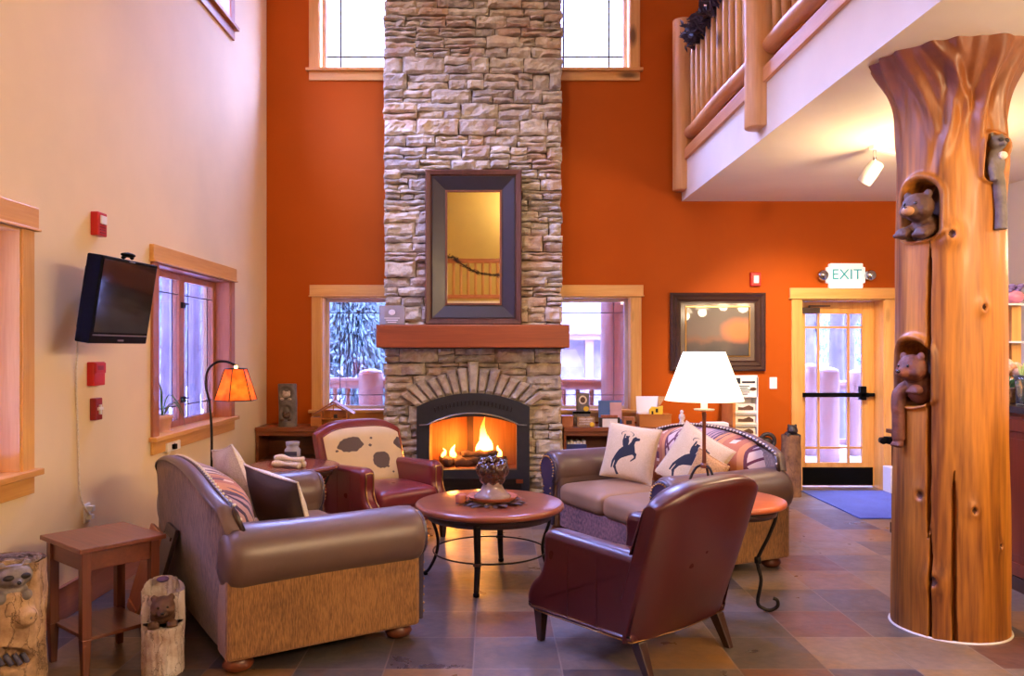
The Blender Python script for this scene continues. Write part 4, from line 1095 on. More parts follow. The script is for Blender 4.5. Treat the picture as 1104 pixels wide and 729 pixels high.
# small birch log with bear
bl = thing('bear_log_carving', 'small pale birch log carved with a bear cub, on floor by the side table', 'carving', (-1.63, 3.99, 0), R(22))
mb = MB(); rL = .098; FA = -pi/2
def angd(a, b): return (a-b+pi) % (2*pi)-pi
top = lambda a: .355+.095*(1-cos(angd(a, FA)))/2
def niche(a, z, rr):
    d = angd(a, FA)
    k = sst(1.45, 1.2, abs(d))*sst(.232, .25, z)
    return rr*(1-.5*k) if k > 0 else rr
log_bark(mb, rL, .43, 4, niche, 96, 60, top)
mb.lathe([(.0001, .252), (.098, .252)], 30); mb.lathe([(.0001, .0), (rL, .0)], 30)
mb.build('log', M['barkpale'], bl)
bm_ = MB(); bear_head(bm_, (0, -.055, .335), .058); bm_.ball((0, -.02, .28), (.06, .05, .05)); paw(bm_, (-.042, -.095, .262), .028); paw(bm_, (.042, -.095, .262), .028)
bb_ = bm_.build('bear', M['carve'], bl, remesh=.006, smiter=3); bear_details(bb_, (0, -.055, .335), .058)
MB().ball((.0, .04, .445), (.03, .03, .014)).build('moss_knob', plain('purple_knob', S(96,70,120), .6), bl)
# big log with raccoon at left edge
rl_ = thing('raccoon_log_carving', 'tall log carved with a raccoon head and knot hole, at left edge', 'carving', (-2.19, 3.62, 0), R(44))
mb = MB(); rL2 = .165
def ex2(a, z, rr):
    d = angd(a, -pi/2)
    k = sst(.62, .42, abs(d))*sst(.52, .55, z)*sst(.70, .66, z); rr *= 1-.25*k
    e = sqrt((d*rL2/.035)**2*.5+((z-.40)/.03)**2) if 0 else sqrt(((d-.28)*rL2/.04)**2+((z-.42)/.036)**2)
    rr += .035*(1-sst(.6, 1.5, e))
    m_ = sqrt(((d+.15)*rL2/.115)**2+((z-.255+.25*(d+.15)*rL2)/.052)**2); rr -= .05*(1-sst(.75, 1.0, m_))
    return rr
log_bark(mb, rL2, .645, 9, ex2, 140, 110)
mb.lathe([(.0001, .64), (.15, .645)], 36); mb.lathe([(.0001, .0), (rL2, 0)], 36)
mb.build('log', M['bark'], rl_)
bm_ = MB(); c = (.01, -.125, .60); s = .06
bm_.ball(c, (s*1.25, s*.9, s*.85)); bm_.ball((c[0], c[1]-s*.75, c[2]-s*.3), (s*.45, s*.6, s*.32)); bm_.ball((0, -.11, .53), (.075, .04, .035))
for q in (-1, 1): bm_.ball((c[0]+q*s*.85, c[1]+.01, c[2]+s*.75), (s*.32, s*.16, s*.36)); bm_.ball((q*.05, -.15, .515), (.026, .022, .026))
rc = bm_.build('raccoon', plain('carved_pale_grey', S(128,118,112), .65, 0, .3, 18, .4, 60), rl_, remesh=.006, smiter=2)
mk = MB()
for q in (-1, 1): mk.ball((c[0]+q*s*.5, c[1]-s*.72, c[2]+s*.05), (s*.42, s*.24, s*.22))
mk.build('mask', M['carvedark'], rc)
MB().ball((c[0], c[1]-s*1.32, c[2]-s*.25), s*.14, 10, 7).build('nose', M['eye'], rc)
MB().ball((.28*rL2, -.172, .42), (.028, .022, .022)).build('carved_eye', M['carvegrey'], rl_)
sl = MB()
for k in range(5): sl.tube([(-.10+k*.035, -.128-.004*k*(4-k), .285-k*.008), (-.075+k*.035, -.128-.004*k*(4-k), .235-k*.008)], .011, 8)
sl.build('hollow_slats', plain('slate_blue_slat', S(86,84,110), .5, 0, .2), rl_)
# boards leaning on the wall behind the table
for (q, gap, w_, h_, mt_, lb) in ((-.40, -.745, .34, .52, M['redpine'], 'pale wooden board leaning against back of left sofa behind the side table'), (-.05, -.745, .26, .60, M['darkwood'], 'dark wooden folded board leaning on left sofa back')):
    p = on_sofa(s1c, s1r, (q, gap, 0))
    bd = thing('leaning_board', lb, 'board', p, s1r)
    L_ = RX(R(-16))
    MB().box((-w_/2, -.012, .004), (w_/2, .012, h_), L_).build('panel', mt_, bd, bevel=.004)
    for zz in (.04, h_-.07): MB().box((-w_/2+.03, -.022, zz), (w_/2-.03, -.012, zz+.02), L_).build('batten', mt_, bd, bevel=.002)
# ---------------------------------------------------------------- carved log pillar
PC = (2.63, 4.65); dv = Vector((PC[0], PC[1])).normalized(); PRZ = atan2(-dv.x, dv.y)
pl = thing('carved_log_column', 'massive honey coloured log column carved with bears and a raccoon', 'column', (PC[0], PC[1], 0), PRZ)
def arch_d(s, z, hw, z0, z1):
    # signed-ish distance of arch-shaped hole: <1 inside
    zc = z1-hw
    if z > zc: return sqrt((s/hw)**2+((z-zc)/hw)**2)
    zb = z0+hw*.5
    if z < zb: return sqrt((s/hw)**2+((z-zb)/(hw*.5))**2)
    return abs(s)/hw
NICHES = [(R(-31), .105, 2.20, 2.54, .17), (R(-40), .105, 1.27, 1.645, .16), (R(50), .07, 2.50, 2.76, .09)]
KNOTS = [(R(3), 2.22, .05, .035), (R(36), 1.82, .035, .02), (R(-28), .78, .05, .012), (R(24), .72, .035, .014), (R(58), .52, .03, .012), (R(-14), .32, .06, .03)]
def pr(a, z):
    r = .305-.012*z+.006*sin(3*a+z)
    fl = sst(2.80, 3.32, z)
    r += .16*fl**2
    # root ridges of the flared top
    rg = fb(cos(a)*2.2+5, sin(a)*2.2, z*.5, 2)
    for (ra, sl, z_, am_) in ROOTS:
        s = angd(a, ra-pi/2+sl*(3.25-z)+.12*sin((3.25-z)*5+ra*3))*.3
        if abs(s) < .16: r += am_*exp(-(s/.026)**2)*sst(z_, z_+.35, z)-.4*am_*exp(-((abs(s)-.055)/.02)**2)*sst(z_, z_+.35, z)
    r += .006*fb(cos(a)*2, sin(a)*2, z*1.2, 3)
    mi_ = 0
    for (na, hw, z0, z1, dp) in NICHES:
        s = angd(a, na-pi/2)*.28
        if abs(s) < .25 and z0-.2 < z < z1+.2:
            d = arch_d(s, z, hw, z0, z1)
            r += .022*exp(-((d-1.18)/.16)**2)
            r -= dp*(1-sst(.82, 1.02, d))
            if d < .80: mi_ = 1
    for (na, zz, kr, hgt) in KNOTS:
        s = angd(a, na-pi/2)*.29; d = sqrt(s*s+((z-zz)*.8)**2)/kr
        if d < 2.5:
            r += hgt*exp(-d*d*.9)-.03*exp(-(d/.35)**2)
            if d < .32: mi_ = 1
    # drying cracks
    for (ca, za, zb, w) in ((-.335, .55, 2.2, .013), (.09, -.1, .95, .013), (-.30, -.1, .62, .009)):
        if za < z < zb:
            c = ca+.02*fb(z*2, ca*9, 1, 3)+(.06*(1.1-z) if ca < -.3 and z < 1.1 else 0)*0
            s = abs(angd(a, c-pi/2))*.29; ww = w*min(1, (zb-z)*6)*min(1, (z-za)*6+.3)
            if s < ww: r -= .055*(1-(s/ww)**2)
    return r, mi_
ROOTS = [(R(-75), .3, 2.55, .02), (R(-48), -.5, 2.75, .022), (R(-30), .5, 2.6, .018), (R(-8), 1.1, 2.7, .026), (R(4), -.3, 2.5, .024), (R(30), .3, 2.45, .026), (R(42), -.2, 2.55, .02), (R(56), .5, 2.35, .026), (R(72), 0, 2.5, .024), (R(90), .2, 2.6, .02)]
NA, NZ = 480, 560
def pillar_mesh():
    mb = MB(); ids = []
    # angle samples denser on the camera side
    A = [-pi/2+pi*(t:=(2*i/NA-1))*1.0 for i in range(NA)]
    for j in range(NZ+1):
        z = ZB*j/NZ
        for a in A:
            r, k = pr(a, z); ids.append(k); mb.v.append((r*cos(a), r*sin(a), z))
    for j in range(NZ):
        for i in range(NA):
            k = (i+1) % NA
            mb.f.append((j*NA+i, j*NA+k, (j+1)*NA+k, (j+1)*NA+i)); mb.s.append(True)
            q = [ids[j*NA+i], ids[j*NA+k], ids[(j+1)*NA+k], ids[(j+1)*NA+i]]
            mb.m.append(1 if q.count(1) >= 2 else (2 if q.count(2) >= 2 else 0))
    return mb
hon = wood('honey_log', S(98,48,12), S(198,126,40), 'z', .46, 5, .06, 0, .12, (.36, .5, .62))
hnt = hon.node_tree; hb_ = hnt.nodes['Principled BSDF']; src = hb_.inputs['Base Color'].links[0].from_socket
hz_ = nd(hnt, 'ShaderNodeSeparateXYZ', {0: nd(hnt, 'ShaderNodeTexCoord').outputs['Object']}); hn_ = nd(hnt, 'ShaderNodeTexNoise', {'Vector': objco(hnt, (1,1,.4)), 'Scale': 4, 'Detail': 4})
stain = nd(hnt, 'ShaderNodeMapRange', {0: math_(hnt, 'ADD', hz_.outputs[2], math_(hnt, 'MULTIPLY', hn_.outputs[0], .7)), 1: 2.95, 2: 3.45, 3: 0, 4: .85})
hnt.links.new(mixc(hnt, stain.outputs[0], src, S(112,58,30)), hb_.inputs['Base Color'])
nich = plain('dark_carved_hollow', S(74,40,24), .7, 0, .3, 14, .4, 40)
topm = wood('carved_root_brown', S(120,62,30), S(176,102,52), 'z', .45, 7, .15)
MB().tube([(.309*cos(2*pi*k/64), .309*sin(2*pi*k/64), .003) for k in range(64)], .007, 6, closed=True).build('base_bead', M['whiteplastic'], pl)
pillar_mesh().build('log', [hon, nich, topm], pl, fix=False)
def on_col(a, r): return (r*cos(a-pi/2), r*sin(a-pi/2))
def colmat(a, r, z): x, y = on_col(a, r); return T(x, y, z) @ RZ(a)
# upper bear
def animal(name, parts, mat, a, r, z, vox=.007, sm=3):
    mb = MB(); parts(mb); o = mb.build(name, mat, pl, remesh=vox, smiter=sm)
    o.location = on_col(a, r)+(z,); o.rotation_euler = (0, 0, a); return o
def ub(mb):
    bear_head(mb, (-.005, -.095, .145), .088); mb.ball((0, -.03, .03), (.085, .07, .09)); paw(mb, (-.058, -.145, .0), .046); paw(mb, (.052, -.145, -.005), .046)
    mb.tube([(-.06, -.05, .03), (-.06, -.12, .005)], .035); mb.tube([(.05, -.05, .03), (.05, -.12, .0)], .035)
o = animal('bear', ub, M['carve'], NICHES[0][0], .19, 2.24); bear_details(o, (-.005, -.095, .145), .088)
MB().ball((-.005, -.185, .117), (.036, .034, .027)).build('muzzle', M['carvetan'], o)
def lb(mb):
    bear_head(mb, (.01, -.10, .205), .085); mb.ball((0, -.03, .10), (.085, .07, .10)); paw(mb, (.055, -.125, .085), .042)
    mb.tube(spline([(-.05, -.06, .11), (-.065, -.115, .06), (-.062, -.125, -.06), (-.06, -.125, -.20)], 5), [.034]*5+[.04]*5+[.036]*6, 12); paw(mb, (-.06, -.13, -.225), .036)
o = animal('bear', lb, M['carvered'], NICHES[1][0], .19, 1.28); bear_details(o, (.01, -.10, .205), .085)
def rc2(mb):
    s = .045
    mb.ball((0, -.075, .19), (s*1.15, s*.9, s*.95)); mb.ball((-.01, -.075-s*.8, .175), (s*.4, s*.6, s*.35))
    for q in (-1, 1): mb.ball((q*s*.8, -.07, .19+s*.9), (s*.3, s*.18, s*.36))
    mb.ball((0, -.06, .08), (.05, .045, .09)); mb.tube(spline([(.0, -.06, .06), (.012, -.075, -.05), (.02, -.08, -.18), (.018, -.08, -.28)], 5), [.034, .034, .034, .034, .034, .032, .032, .032, .03, .03, .03, .03, .03, .03, .032, .034], 12)
    mb.tube([(-.03, -.06, .10), (-.05, -.085, .04), (-.045, -.09, -.02)], [.022, .022, .02], 10)
o = animal('raccoon', rc2, M['carvegrey'], NICHES[2][0], .225, 2.52, .006, 2)
mk = MB()
for q in (-1, 1): mk.ball((q*.022, -.112, .197), (.018, .010, .011))
mk.build('mask', M['carvedark'], o)
MB().ball((0, -.105, .115), (.028, .02, .022)).build('chest_patch', M['creamfab'], o)
# ---------------------------------------------------------------- loft railing on the right
LX = 2.15
rl = thing('log_railing', 'peeled log railing with spindles along the white balcony edge, upper right', 'railing', (LX, 0, 0))
for y, r_, z0, z1 in ((8.93, .11, 3.34, 5.22), (6.37, .112, 3.33, 5.55), (3.8, .112, 3.33, 5.4)):
    pts = [(-.045, y, z0+(z1-z0)*k/14) for k in range(15)]
    MB().tube(pts, [r_*(1+.03*fb(k*.4, y, 2)) for k in range(15)], 24).build('post', M['log'], rl, bevel=.008)
for z, r_ in ((5.0, .055), (3.95, .07)):
    for ya, yb in ((8.88, 6.42), (6.33, 3.85), (3.75, 1.2)):
        pts = [(.01, ya+(yb-ya)*k/10, z+.012*sin(k+ya)) for k in range(11)]
        MB().tube(pts, [r_*(1+.05*sin(k*1.3+z)) for k in range(11)], 14).build('rail', M['logy'], rl)
yy = [8.66-.2*k for k in range(11)]+[6.14-.2*k for k in range(11)]+[3.6-.2*k for k in range(10)]
for i, y in enumerate(yy):
    MB().tube([(.01, y, 3.95), (.012, y+.006, 4.3), (.006, y-.005, 4.7), (.01, y, 5.0)], [.03, .034, .032, .028], 10).build('spindle', M['log'], rl)
gmat = plain('dark_dried_garland', S(58,44,54), .8, 0, .4, 30)
def garland(name, label, pts, rad, n, sd, loc=(0,0,0)):
    rn = random.Random(sd); mb = MB(); sp_ = spline(pts, 12)
    mb.tube(sp_, rad*.3, 6)
    for k in range(n):
        q = sp_[rn.randrange(len(sp_))]; c = Vector((rn.gauss(0, 1), rn.gauss(0, 1), rn.gauss(0, 1)))*rad*.55+q
        Mx = T(*c) @ Matrix.Rotation(rn.uniform(0, 6.3), 4, Vector((rn.random()-.5, rn.random()-.5, rn.random()-.5)).normalized())
        L = rad*rn.uniform(.5, 1.0)
        mb.add([(-L, 0, 0), (0, L*.3, .006), (L, 0, 0), (0, -L*.3, -.006), (0, 0, L*.22), (0, 0, -L*.22)], [(0,1,4), (1,2,4), (2,3,4), (3,0,4), (1,0,5), (2,1,5), (3,2,5), (0,3,5)], Mx)
    o = mb.build(name, gmat, None, loc, fix=False); return tag(o, label, 'garland')
garland('garland', 'dark dried garland draped along the top log rail of right balcony', [(LX-.03, 8.62, 4.93), (LX-.07, 8.3, 4.84), (LX-.05, 7.9, 4.86), (LX-.03, 7.5, 4.97), (LX-.03, 7.1, 5.02)], .085, 620, 5)
# loft railing behind the camera (seen in the mirror)
r2 = thing('log_railing', 'log railing with slim spindles reflected in the chimney mirror', 'railing', (0, -3.06, 0))
for z, r_ in ((3.74, .06), (2.86, .055)):
    MB().tube([(-2.5+.23*k, 0, z) for k in range(21)], r_, 12).build('rail', M['logx'], r2)
for x in (-2.4, 2.05): MB().tube([(x, 0, 2.75), (x, 0, 3.9)], .1, 16).build('post', M['log'], r2)
for k in range(13): MB().tube([(-1.5+.18*k, 0, 2.86), (-1.5+.18*k, 0, 3.74)], .036, 10).build('spindle', M['log'], r2)
garland('garland', 'dark garland hanging across the railing reflected in the mirror', [(-1.6, -2.98, 3.80), (-1.0, -2.98, 3.82), (-.85, -2.97, 3.72), (-.5, -2.97, 3.5), (-.2, -2.97, 3.42), (.2, -2.97, 3.38), (.6, -2.97, 3.5)], .045, 420, 9)
# track light under the balcony
tk = thing('track_spotlight', 'white cylinder spotlight on ceiling track left of the log column', 'spotlight', PX(943, 190, 6.6)[:2]+(ZB,))
MB().box((-.05, -.02, -.03), (.55, .02, 0), RZ(R(35))).build('track', M['whiteplastic'], tk)
MB().tube([(0,0,-.03), (0,0,-.14)], .014, 8).tube([(0,0,-.14), (-.005,.03,-.2)], .012, 8).build('stem', M['chrome'], tk)
hd_ = T(-.005, .05, -.2) @ RY(R(28)) @ RX(R(25))
MB().lathe([(.03, .10), (.055, .085), (.06, .0), (.06, -.10), (.052, -.10), (.05, -.05), (.0001, -.045)], 24, M=hd_).build('lamp_head', M['whiteplastic'], tk)
MB().lathe([(.0001, -.06), (.05, -.06)], 20, M=hd_).build('lens', emis('spot_lens', (1,.88,.66,1), 6), tk)
# ---------------------------------------------------------------- wall devices, tv, picture
def on_left(y, z): return (XL, y, z)
tvm = thing('television', 'black flat television tilted on a wall bracket, left wall', 'television', (-2.21, 4.80, 1.875), R(90-5), rot=(R(0), 0, R(85)))
# local: x along the wall (+y world), -y faces the room
tl_ = RX(R(9))
MB().box((-.31, -.03, -.25), (.31, .06, .25), tl_).box((-.25, .06, -.18), (.25, .10, .18), tl_).build('housing', M['black'], tvm, bevel=.008)
MB().box((-.29, -.034, -.185), (.29, -.029, .232), tl_).build('screen', plain('tv_screen', S(14,13,18), .08, 0, 0, coat=.6), tvm)
MB().box((-.29, -.035, -.205), (.29, -.030, -.197), tl_).box((-.03, -.036, -.235), (.03, -.031, -.225), tl_).box((-.03, -.036, .237), (.03, -.031, .243), tl_).build('bezel_trim', M['steel'], tvm)
MB().box((-.08, .09, -.09), (.08, .115, .09), tl_).box((.15, .10, -.04), (.21, .31, .04)).box((.12, .29, -.08), (.24, .318, .08)).build('wall_bracket', M['black'], tvm, bevel=.004)
MB().tube(spline([(.05, .02, .262), (.08, 0, .29), (.16, .02, .275)], 4), .012, 8).ball((.08, 0, .285), (.07, .03, .014)).build('antenna', M['black'], tvm)
cb = MB().tube(spline([(XL+.06, 4.83, 1.68), (XL+.012, 4.90, 1.4), (XL+.01, 4.93, 1.0), (XL+.012, 4.95, .70), (XL+.03, 5.02, .56), (XL+.03, 5.06, .53)], 6), .006, 6)
tag(cb.build('television_cable', M['creamfab'], None), 'thin pale cable hanging from television down the left wall', 'cable')
def plate(name, label, cat, y, z, w, h, d, m, extra=None):
    t = thing(name, label, cat, (XL, y, z), R(90))
    MB().box((-w/2, -d, -h/2), (w/2, 0, h/2)).build('body', m, t, bevel=.006)
    if extra: extra(t, w, h, d)
    return t
def yl(px): return 870*2.53/(531-px)
def zl(py, y): return 1.6-(py-375)*y/870
def horn(t, w, h, d):
    MB().box((-w*.32, -d-.012, .0), (w*.32, -d, h*.36)).build('strobe', M['whiteplastic'], t, bevel=.004)
    g = MB()
    for k in range(4): g.box((-w*.3, -d-.004, -h*.4+k*.018), (w*.3, -d, -h*.4+k*.018+.008))
    g.build('horn_grille', M['reddark'], t)
y = yl(104); plate('fire_alarm', 'red fire alarm horn with white strobe above the television', 'alarm', y, zl(242, y), .12, .15, .05, M['redplastic'], horn)
def box2(t, w, h, d):
    MB().box((-w*.46, -d-.008, h*.02), (w*.46, -d, h*.46)).build('cover', M['redplastic'], t, bevel=.003)
    MB().box((-w*.3, -d-.010, h*.16), (w*.2, -d-.006, h*.34)).build('dark_label', M['reddark'], t)
y = yl(101); plate('alarm_box', 'wide red alarm box on left wall just below the television', 'alarm', y, zl(403, y), .14, .15, .05, M['redplastic'], box2)
def pull(t, w, h, d):
    MB().box((-w*.32, -d-.015, -h*.05), (w*.32, -d, h*.08)).box((-.008, -d-.014, -h*.25), (.008, -d, h*.2)).build('pull_handle', M['whiteplastic'], t, bevel=.002)
y = yl(102); plate('fire_pull_station', 'small dark red pull station on left wall, lowest of the red devices', 'alarm', y, zl(441, y), .09, .14, .04, M['reddark'], pull)
def sock(t, w, h, d):
    g = MB()
    for z in (-h*.22, h*.22):
        for x in (-.008, .008): g.box((x-.002, -d-.002, z-.008), (x+.002, -d, z+.008))
    g.build('socket_slot', M['black'], t)
y = 5.04; o = plate('wall_outlet', 'white wall outlet with plugs low on left wall behind the side table', 'outlet', y, zl(553, y), .08, .12, .012, M['whiteplastic'], sock)
MB().box((-.02, -.05, .01), (.02, -.012, .045)).box((-.02, -.045, -.04), (.02, -.012, -.01)).build('plug', M['whiteplastic'], o, bevel=.004)
y = yl(184); o = plate('power_strip', 'white multi plug adapter below the sill of left window', 'outlet', y, zl(481, y), .26, .07, .04, M['whiteplastic'], sock)
MB().box((-.05, -.065, -.02), (.0, -.04, .02)).build('plug', M['black'], o, bevel=.003)
MB().tube(spline([(-.03, -.04, 0), (-.12, -.03, -.08), (-.16, -.02, -.22)], 5), .005, 6).build('cord', M['whiteplastic'], o)
# plant pot on the left sill
pt = thing('potted_plant', 'sprouting plant in pale clay pot on the left window sill', 'plant', (XL-.09, 6.42, .93))
MB().lathe([(.055, 0), (.058, .004), (.075, .10), (.082, .102), (.084, .135), (.074, .136), (.068, .11), (.0001, .11)], 24).build('pot', M['claypot'], pt)
MB().lathe([(.07, 0), (.085, .004), (.088, .016), (.08, .012), (.0001, .006)], 24, (0,0,-.0)).build('saucer', M['claypot'], pt)
def blade(mb, pts, w):
    sp_ = spline(pts, 6); n = len(sp_); vs = []; fs = []
    for i, q in enumerate(sp_):
        ww = w*sin(pi*(.12+.86*i/(n-1)))
        vs += [(q.x+ww*.25, q.y-ww, q.z+.3*ww), tuple(q), (q.x+ww*.25, q.y+ww, q.z+.3*ww)]
    for i in range(n-1):
        for k in (0, 1): fs.append((i*3+k, i*3+k+1, i*3+k+4, i*3+k+3))
    mb.add(vs, fs, smooth=True)
lv_ = MB()
blade(lv_, [(0,0,.1), (.0,-.02,.22), (.02,-.08,.34), (.02,-.14,.41)], .022); blade(lv_, [(0,.01,.1), (.02,.06,.20), (.05,.15,.21), (.08,.21,.10)], .02)
blade(lv_, [(0,0,.1), (.05,.02,.2), (.12,.10,.25), (.16,.2,.2)], .018); blade(lv_, [(0,0,.1), (.0,.06,.24), (.02,.12,.28), (.06,.24,.16), (.08,.27,.02)], .016)
lv_.build('leaf', M['leaf'], pt, fix=False)
# framed picture on the back wall
pw = PX(722, 316, YW); pe = PX(824, 400, YW)
pf = thing('framed_picture', 'wide dark framed landscape picture under glass on orange back wall', 'picture', ((pw[0]+pe[0])/2, YW-.03, pe[2]))
W_, H_ = pe[0]-pw[0], pw[2]-pe[2]
fm = MB(); frame_sweep(fm, W_, H_, [(0, .03), (0, -.02), (.02, -.032), (.05, -.014), (.065, -.026), (.095, -.01), (.10, -.0), (.115, -.004), (.118, .006)])
fm.build('frame', M['darkframe'], pf)
MB().box((-W_/2+.113, .006, .113), (W_/2-.113, .014, H_-.113)).build('mat_board', plain('taupe_mat', S(96,76,58), .35, 0, .05, coat=.9), pf)
pm, pnt, pb_ = newmat('dusk_landscape'); co = objco(pnt); sp = nd(pnt, 'ShaderNodeSeparateXYZ', {0: co})
n = nd(pnt, 'ShaderNodeTexNoise', {'Vector': co, 'Scale': 5, 'Detail': 6})
hz = math_(pnt, 'ADD', sp.outputs[2], math_(pnt, 'MULTIPLY', n.outputs[0], .22))
sky_ = ramp(pnt, nd(pnt, 'ShaderNodeMapRange', {0: hz, 1: .16, 2: .76, 3: 0, 4: 1}).outputs[0], [(0, S(40,34,30)), (.3, S(58,48,42)), (.42, S(74,58,48)), (.5, S(120,78,52)), (.6, S(104,86,70)), (1, S(96,84,70))])
gx = nd(pnt, 'ShaderNodeVectorMath', {0: co, 1: (-.24, 0, -.46)}, operation='ADD')
gl_ = nd(pnt, 'ShaderNodeVectorMath', {0: gx.outputs[0], 1: (1, 0, 1.5)}, operation='MULTIPLY')
ds = nd(pnt, 'ShaderNodeVectorMath', {0: gl_.outputs[0]}, operation='LENGTH').outputs['Value']
glow = math_(pnt, 'MULTIPLY', ramp(pnt, math_(pnt, 'ADD', ds, math_(pnt, 'MULTIPLY', n.outputs[0], .12)), [(.18, (1,1,1,1)), (.30, (0,0,0,1))]).outputs[0], .9)
c = mixc(pnt, glow, sky_.outputs[0], S(214,118,52))
pnt.links.new(c, pb_.inputs['Base Color']); pb_.inputs['Roughness'].default_value = .5; pb_.inputs['Coat Weight'].default_value = 1; pb_.inputs['Coat Roughness'].default_value = .015
MB().box((-W_/2+.185, .002, .175), (W_/2-.185, .008, H_-.165)).build('picture', pm, pf)
fm = MB(); frame_sweep(fm, W_-.36, H_-.33, [(-.012, .006), (-.012, -.002), (.0, -.003), (.003, .006)], M=T(0, 0, .17)); fm.build('inner_fillet', M['brass'], pf)
# red alarm, light switch on the back wall
def bplate(name, label, cat, px, py, w, h, d, m):
    q = PX(px, py, YW); t = thing(name, label, cat, (q[0], YW, q[2]))
    MB().box((-w/2, -d, -h/2), (w/2, 0, h/2)).build('body', m, t, bevel=.01); return t
o = bplate('fire_alarm', 'red fire alarm strobe on orange back wall right of the picture', 'alarm', 813.5, 301.5, .115, .155, .05, M['redplastic'])
MB().box((-.028, -.068, -.045), (.028, -.05, .04)).build('strobe', M['whiteplastic'], o, bevel=.004)
o = bplate('light_switch', 'white light switch plate on orange wall left of the exit door', 'switch', 833.5, 413, .085, .13, .012, M['whiteplastic'])
MB().box((-.016, -.018, -.03), (.016, -.012, .03)).build('rocker', M['whiteplastic'], o, bevel=.002)
# exit sign
q = PX(910, 298, YW)
ex = thing('exit_sign', 'lit white EXIT sign with two emergency lamp heads above the door', 'sign', (q[0], YW, q[2]))
MB().box((-.185, -.07, -.14), (.185, 0, .14)).box((-.215, -.06, -.08), (.215, 0, .10)).build('housing', emis('sign_face', (1,.97,.93,1), .5), ex, bevel=.012)
cu = bpy.data.curves.new('exit_text', 'FONT'); cu.body = 'EXIT'; cu.size = .165; cu.align_x = 'CENTER'; cu.align_y = 'CENTER'; cu.extrude = .002
to = bpy.data.objects.new('lettering', cu); COL.objects.link(to); to.parent = ex; to.location = (0, -.073, .01); to.rotation_euler = (R(90), 0, 0)
cl_ = plain('cyan_letter', S(40,150,160), .5, 0, 0, emit=(.05,.5,.55,1), estr=.35); cu.materials.append(cl_)
bpy.context.view_layer.update(); me_ = bpy.data.meshes.new_from_object(to.evaluated_get(bpy.context.evaluated_depsgraph_get()))
to2 = bpy.data.objects.new('lettering', me_); COL.objects.link(to2); to2.parent = ex; to2.location = to.location; to2.rotation_euler = to.rotation_euler
bpy.data.objects.remove(to); to2.name = 'lettering'
if not me_.materials: me_.materials.append(cl_)
for sx in (-1, 1):
    l_ = MB().lathe([(.055, .0), (.062, .01), (.062, .03), (.045, .06), (.0001, .066)], 20, M=T(sx*.265, -.05, .005) @ RX(R(90))).tube([(sx*.2, -.03, .0), (sx*.26, -.03, .005)], .02, 8)
    lo2 = l_.build('lamp_head', M['chrome'], ex)
# ---------------------------------------------------------------- bookcases and their contents
def bookcase(name, label, x0, x1, y0, top, cells):
    t = thing(name, label, 'bookcase', (x0, y0, 0)); w = x1-x0; d = YW-.025-y0
    MB().box((-.0, -.025, top-.045), (w, d, top)).build('top', M['case'], t, bevel=.005)
    MB().box((0, d-.015, 0), (w, d, top-.045)).build('back_panel', M['case'], t)
    for k in range(cells+1):
        x = (w-.03)*k/cells; MB().box((x, 0, 0), (x+.03, d-.015, top-.045)).build('upright', M['case'], t, bevel=.003)
    for z in (.06, top*.52): MB().box((.03, .01, z-.012), (w-.03, d-.015, z+.012)).build('shelf', M['case'], t)
    MB().box((.03, .0, top-.09), (w-.03, .02, top-.045)).build('rail', M['case'], t)
    return t
bookcase('bookcase', 'low red brown bookcase under the lower left back window', -2.53, -1.17, 8.62, .75, 2)
BX0, BX1 = .76, 2.59
bc = bookcase('bookcase', 'low red brown bookcase under right back window, behind the far sofa', BX0, BX1, 8.62, .75, 3)
MB().box((BX1-BX0-.03, -.02, .75), (BX1-BX0, .40, 1.03)).build('end_panel', M['oak'], bc, bevel=.003)
def px_x(px, Y): return (px-531)*Y/870
TB = .75
t = thing('totem_carving', 'dark carved log totem with two hollowed faces on left bookcase', 'carving', (px_x(310, 8.72), 8.72, TB))
def tfn(u, v):
    a = 2*pi*u; z = .46*v; r = .098*(1+.05*sin(a*3+z*7)); d = angd(a, -pi/2)
    for zc, hh in ((.36, .075), (.15, .085)):
        e = sqrt((d/.85)**2+((z-zc)/hh)**2); r -= .045*(1-sst(.8, 1.05, e))
    return (r*cos(a), r*sin(a)*.8, z)
mb = MB().grid(tfn, 64, 60, wrap=True); mb.lathe([(.0001, .459), (.09, .46)], 24, sy=.8).build('log', M['carvegrey'], t)
for zc in (.345, .12):
    bm_ = MB(); bm_.ball((0, -.045, zc), (.045, .03, .035)); bm_.ball((0, -.07, zc-.012), (.02, .018, .014)); bm_.ball((-.03, -.045, zc+.03), .014); bm_.ball((.03, -.045, zc+.03), .014); bm_.ball((-.04, -.075, zc-.045), (.024, .018, .014)); bm_.ball((.04, -.075, zc-.045), (.024, .018, .014))
    bm_.build('animal_face', M['barkpale'] if zc > .3 else M['carve'], t, remesh=.006, smiter=2)
t = thing('model_house', 'wooden model barn with open gabled front on left bookcase', 'model house', (px_x(357, 8.68), 8.72, TB))
MB().box((-.15, -.02, .0), (.19, .12, .012)).box((-.12, .10, 0), (.17, .115, .17)).box((-.125, -.01, 0), (-.11, .11, .16)).box((.155, -.01, 0), (.17, .11, .16)).box((-.11, -.01, .075), (.155, .11, .085)).box((-.02, -.01, 0), (-.008, .0, .16)).build('body', M['oak'], t)
MB().prism([(-.13, .16), (.02, .245), (.17, .16), (.15, .16), (.02, .225), (-.11, .16)], -.012, 0, 'xz').box((.012, -.01, .16), (.024, 0, .23)).build('gable_truss', M['oak'], t)
MB().prism([(-.20, .125), (.02, .26), (.235, .13), (.235, .142), (.02, .275), (-.20, .137)], -.03, .13, 'xz').build('roof', M['redpine'], t)
MB().box((-.23, -.0, .0), (-.125, .1, .10)).build('lean_to', M['oak'], t, bevel=.003)
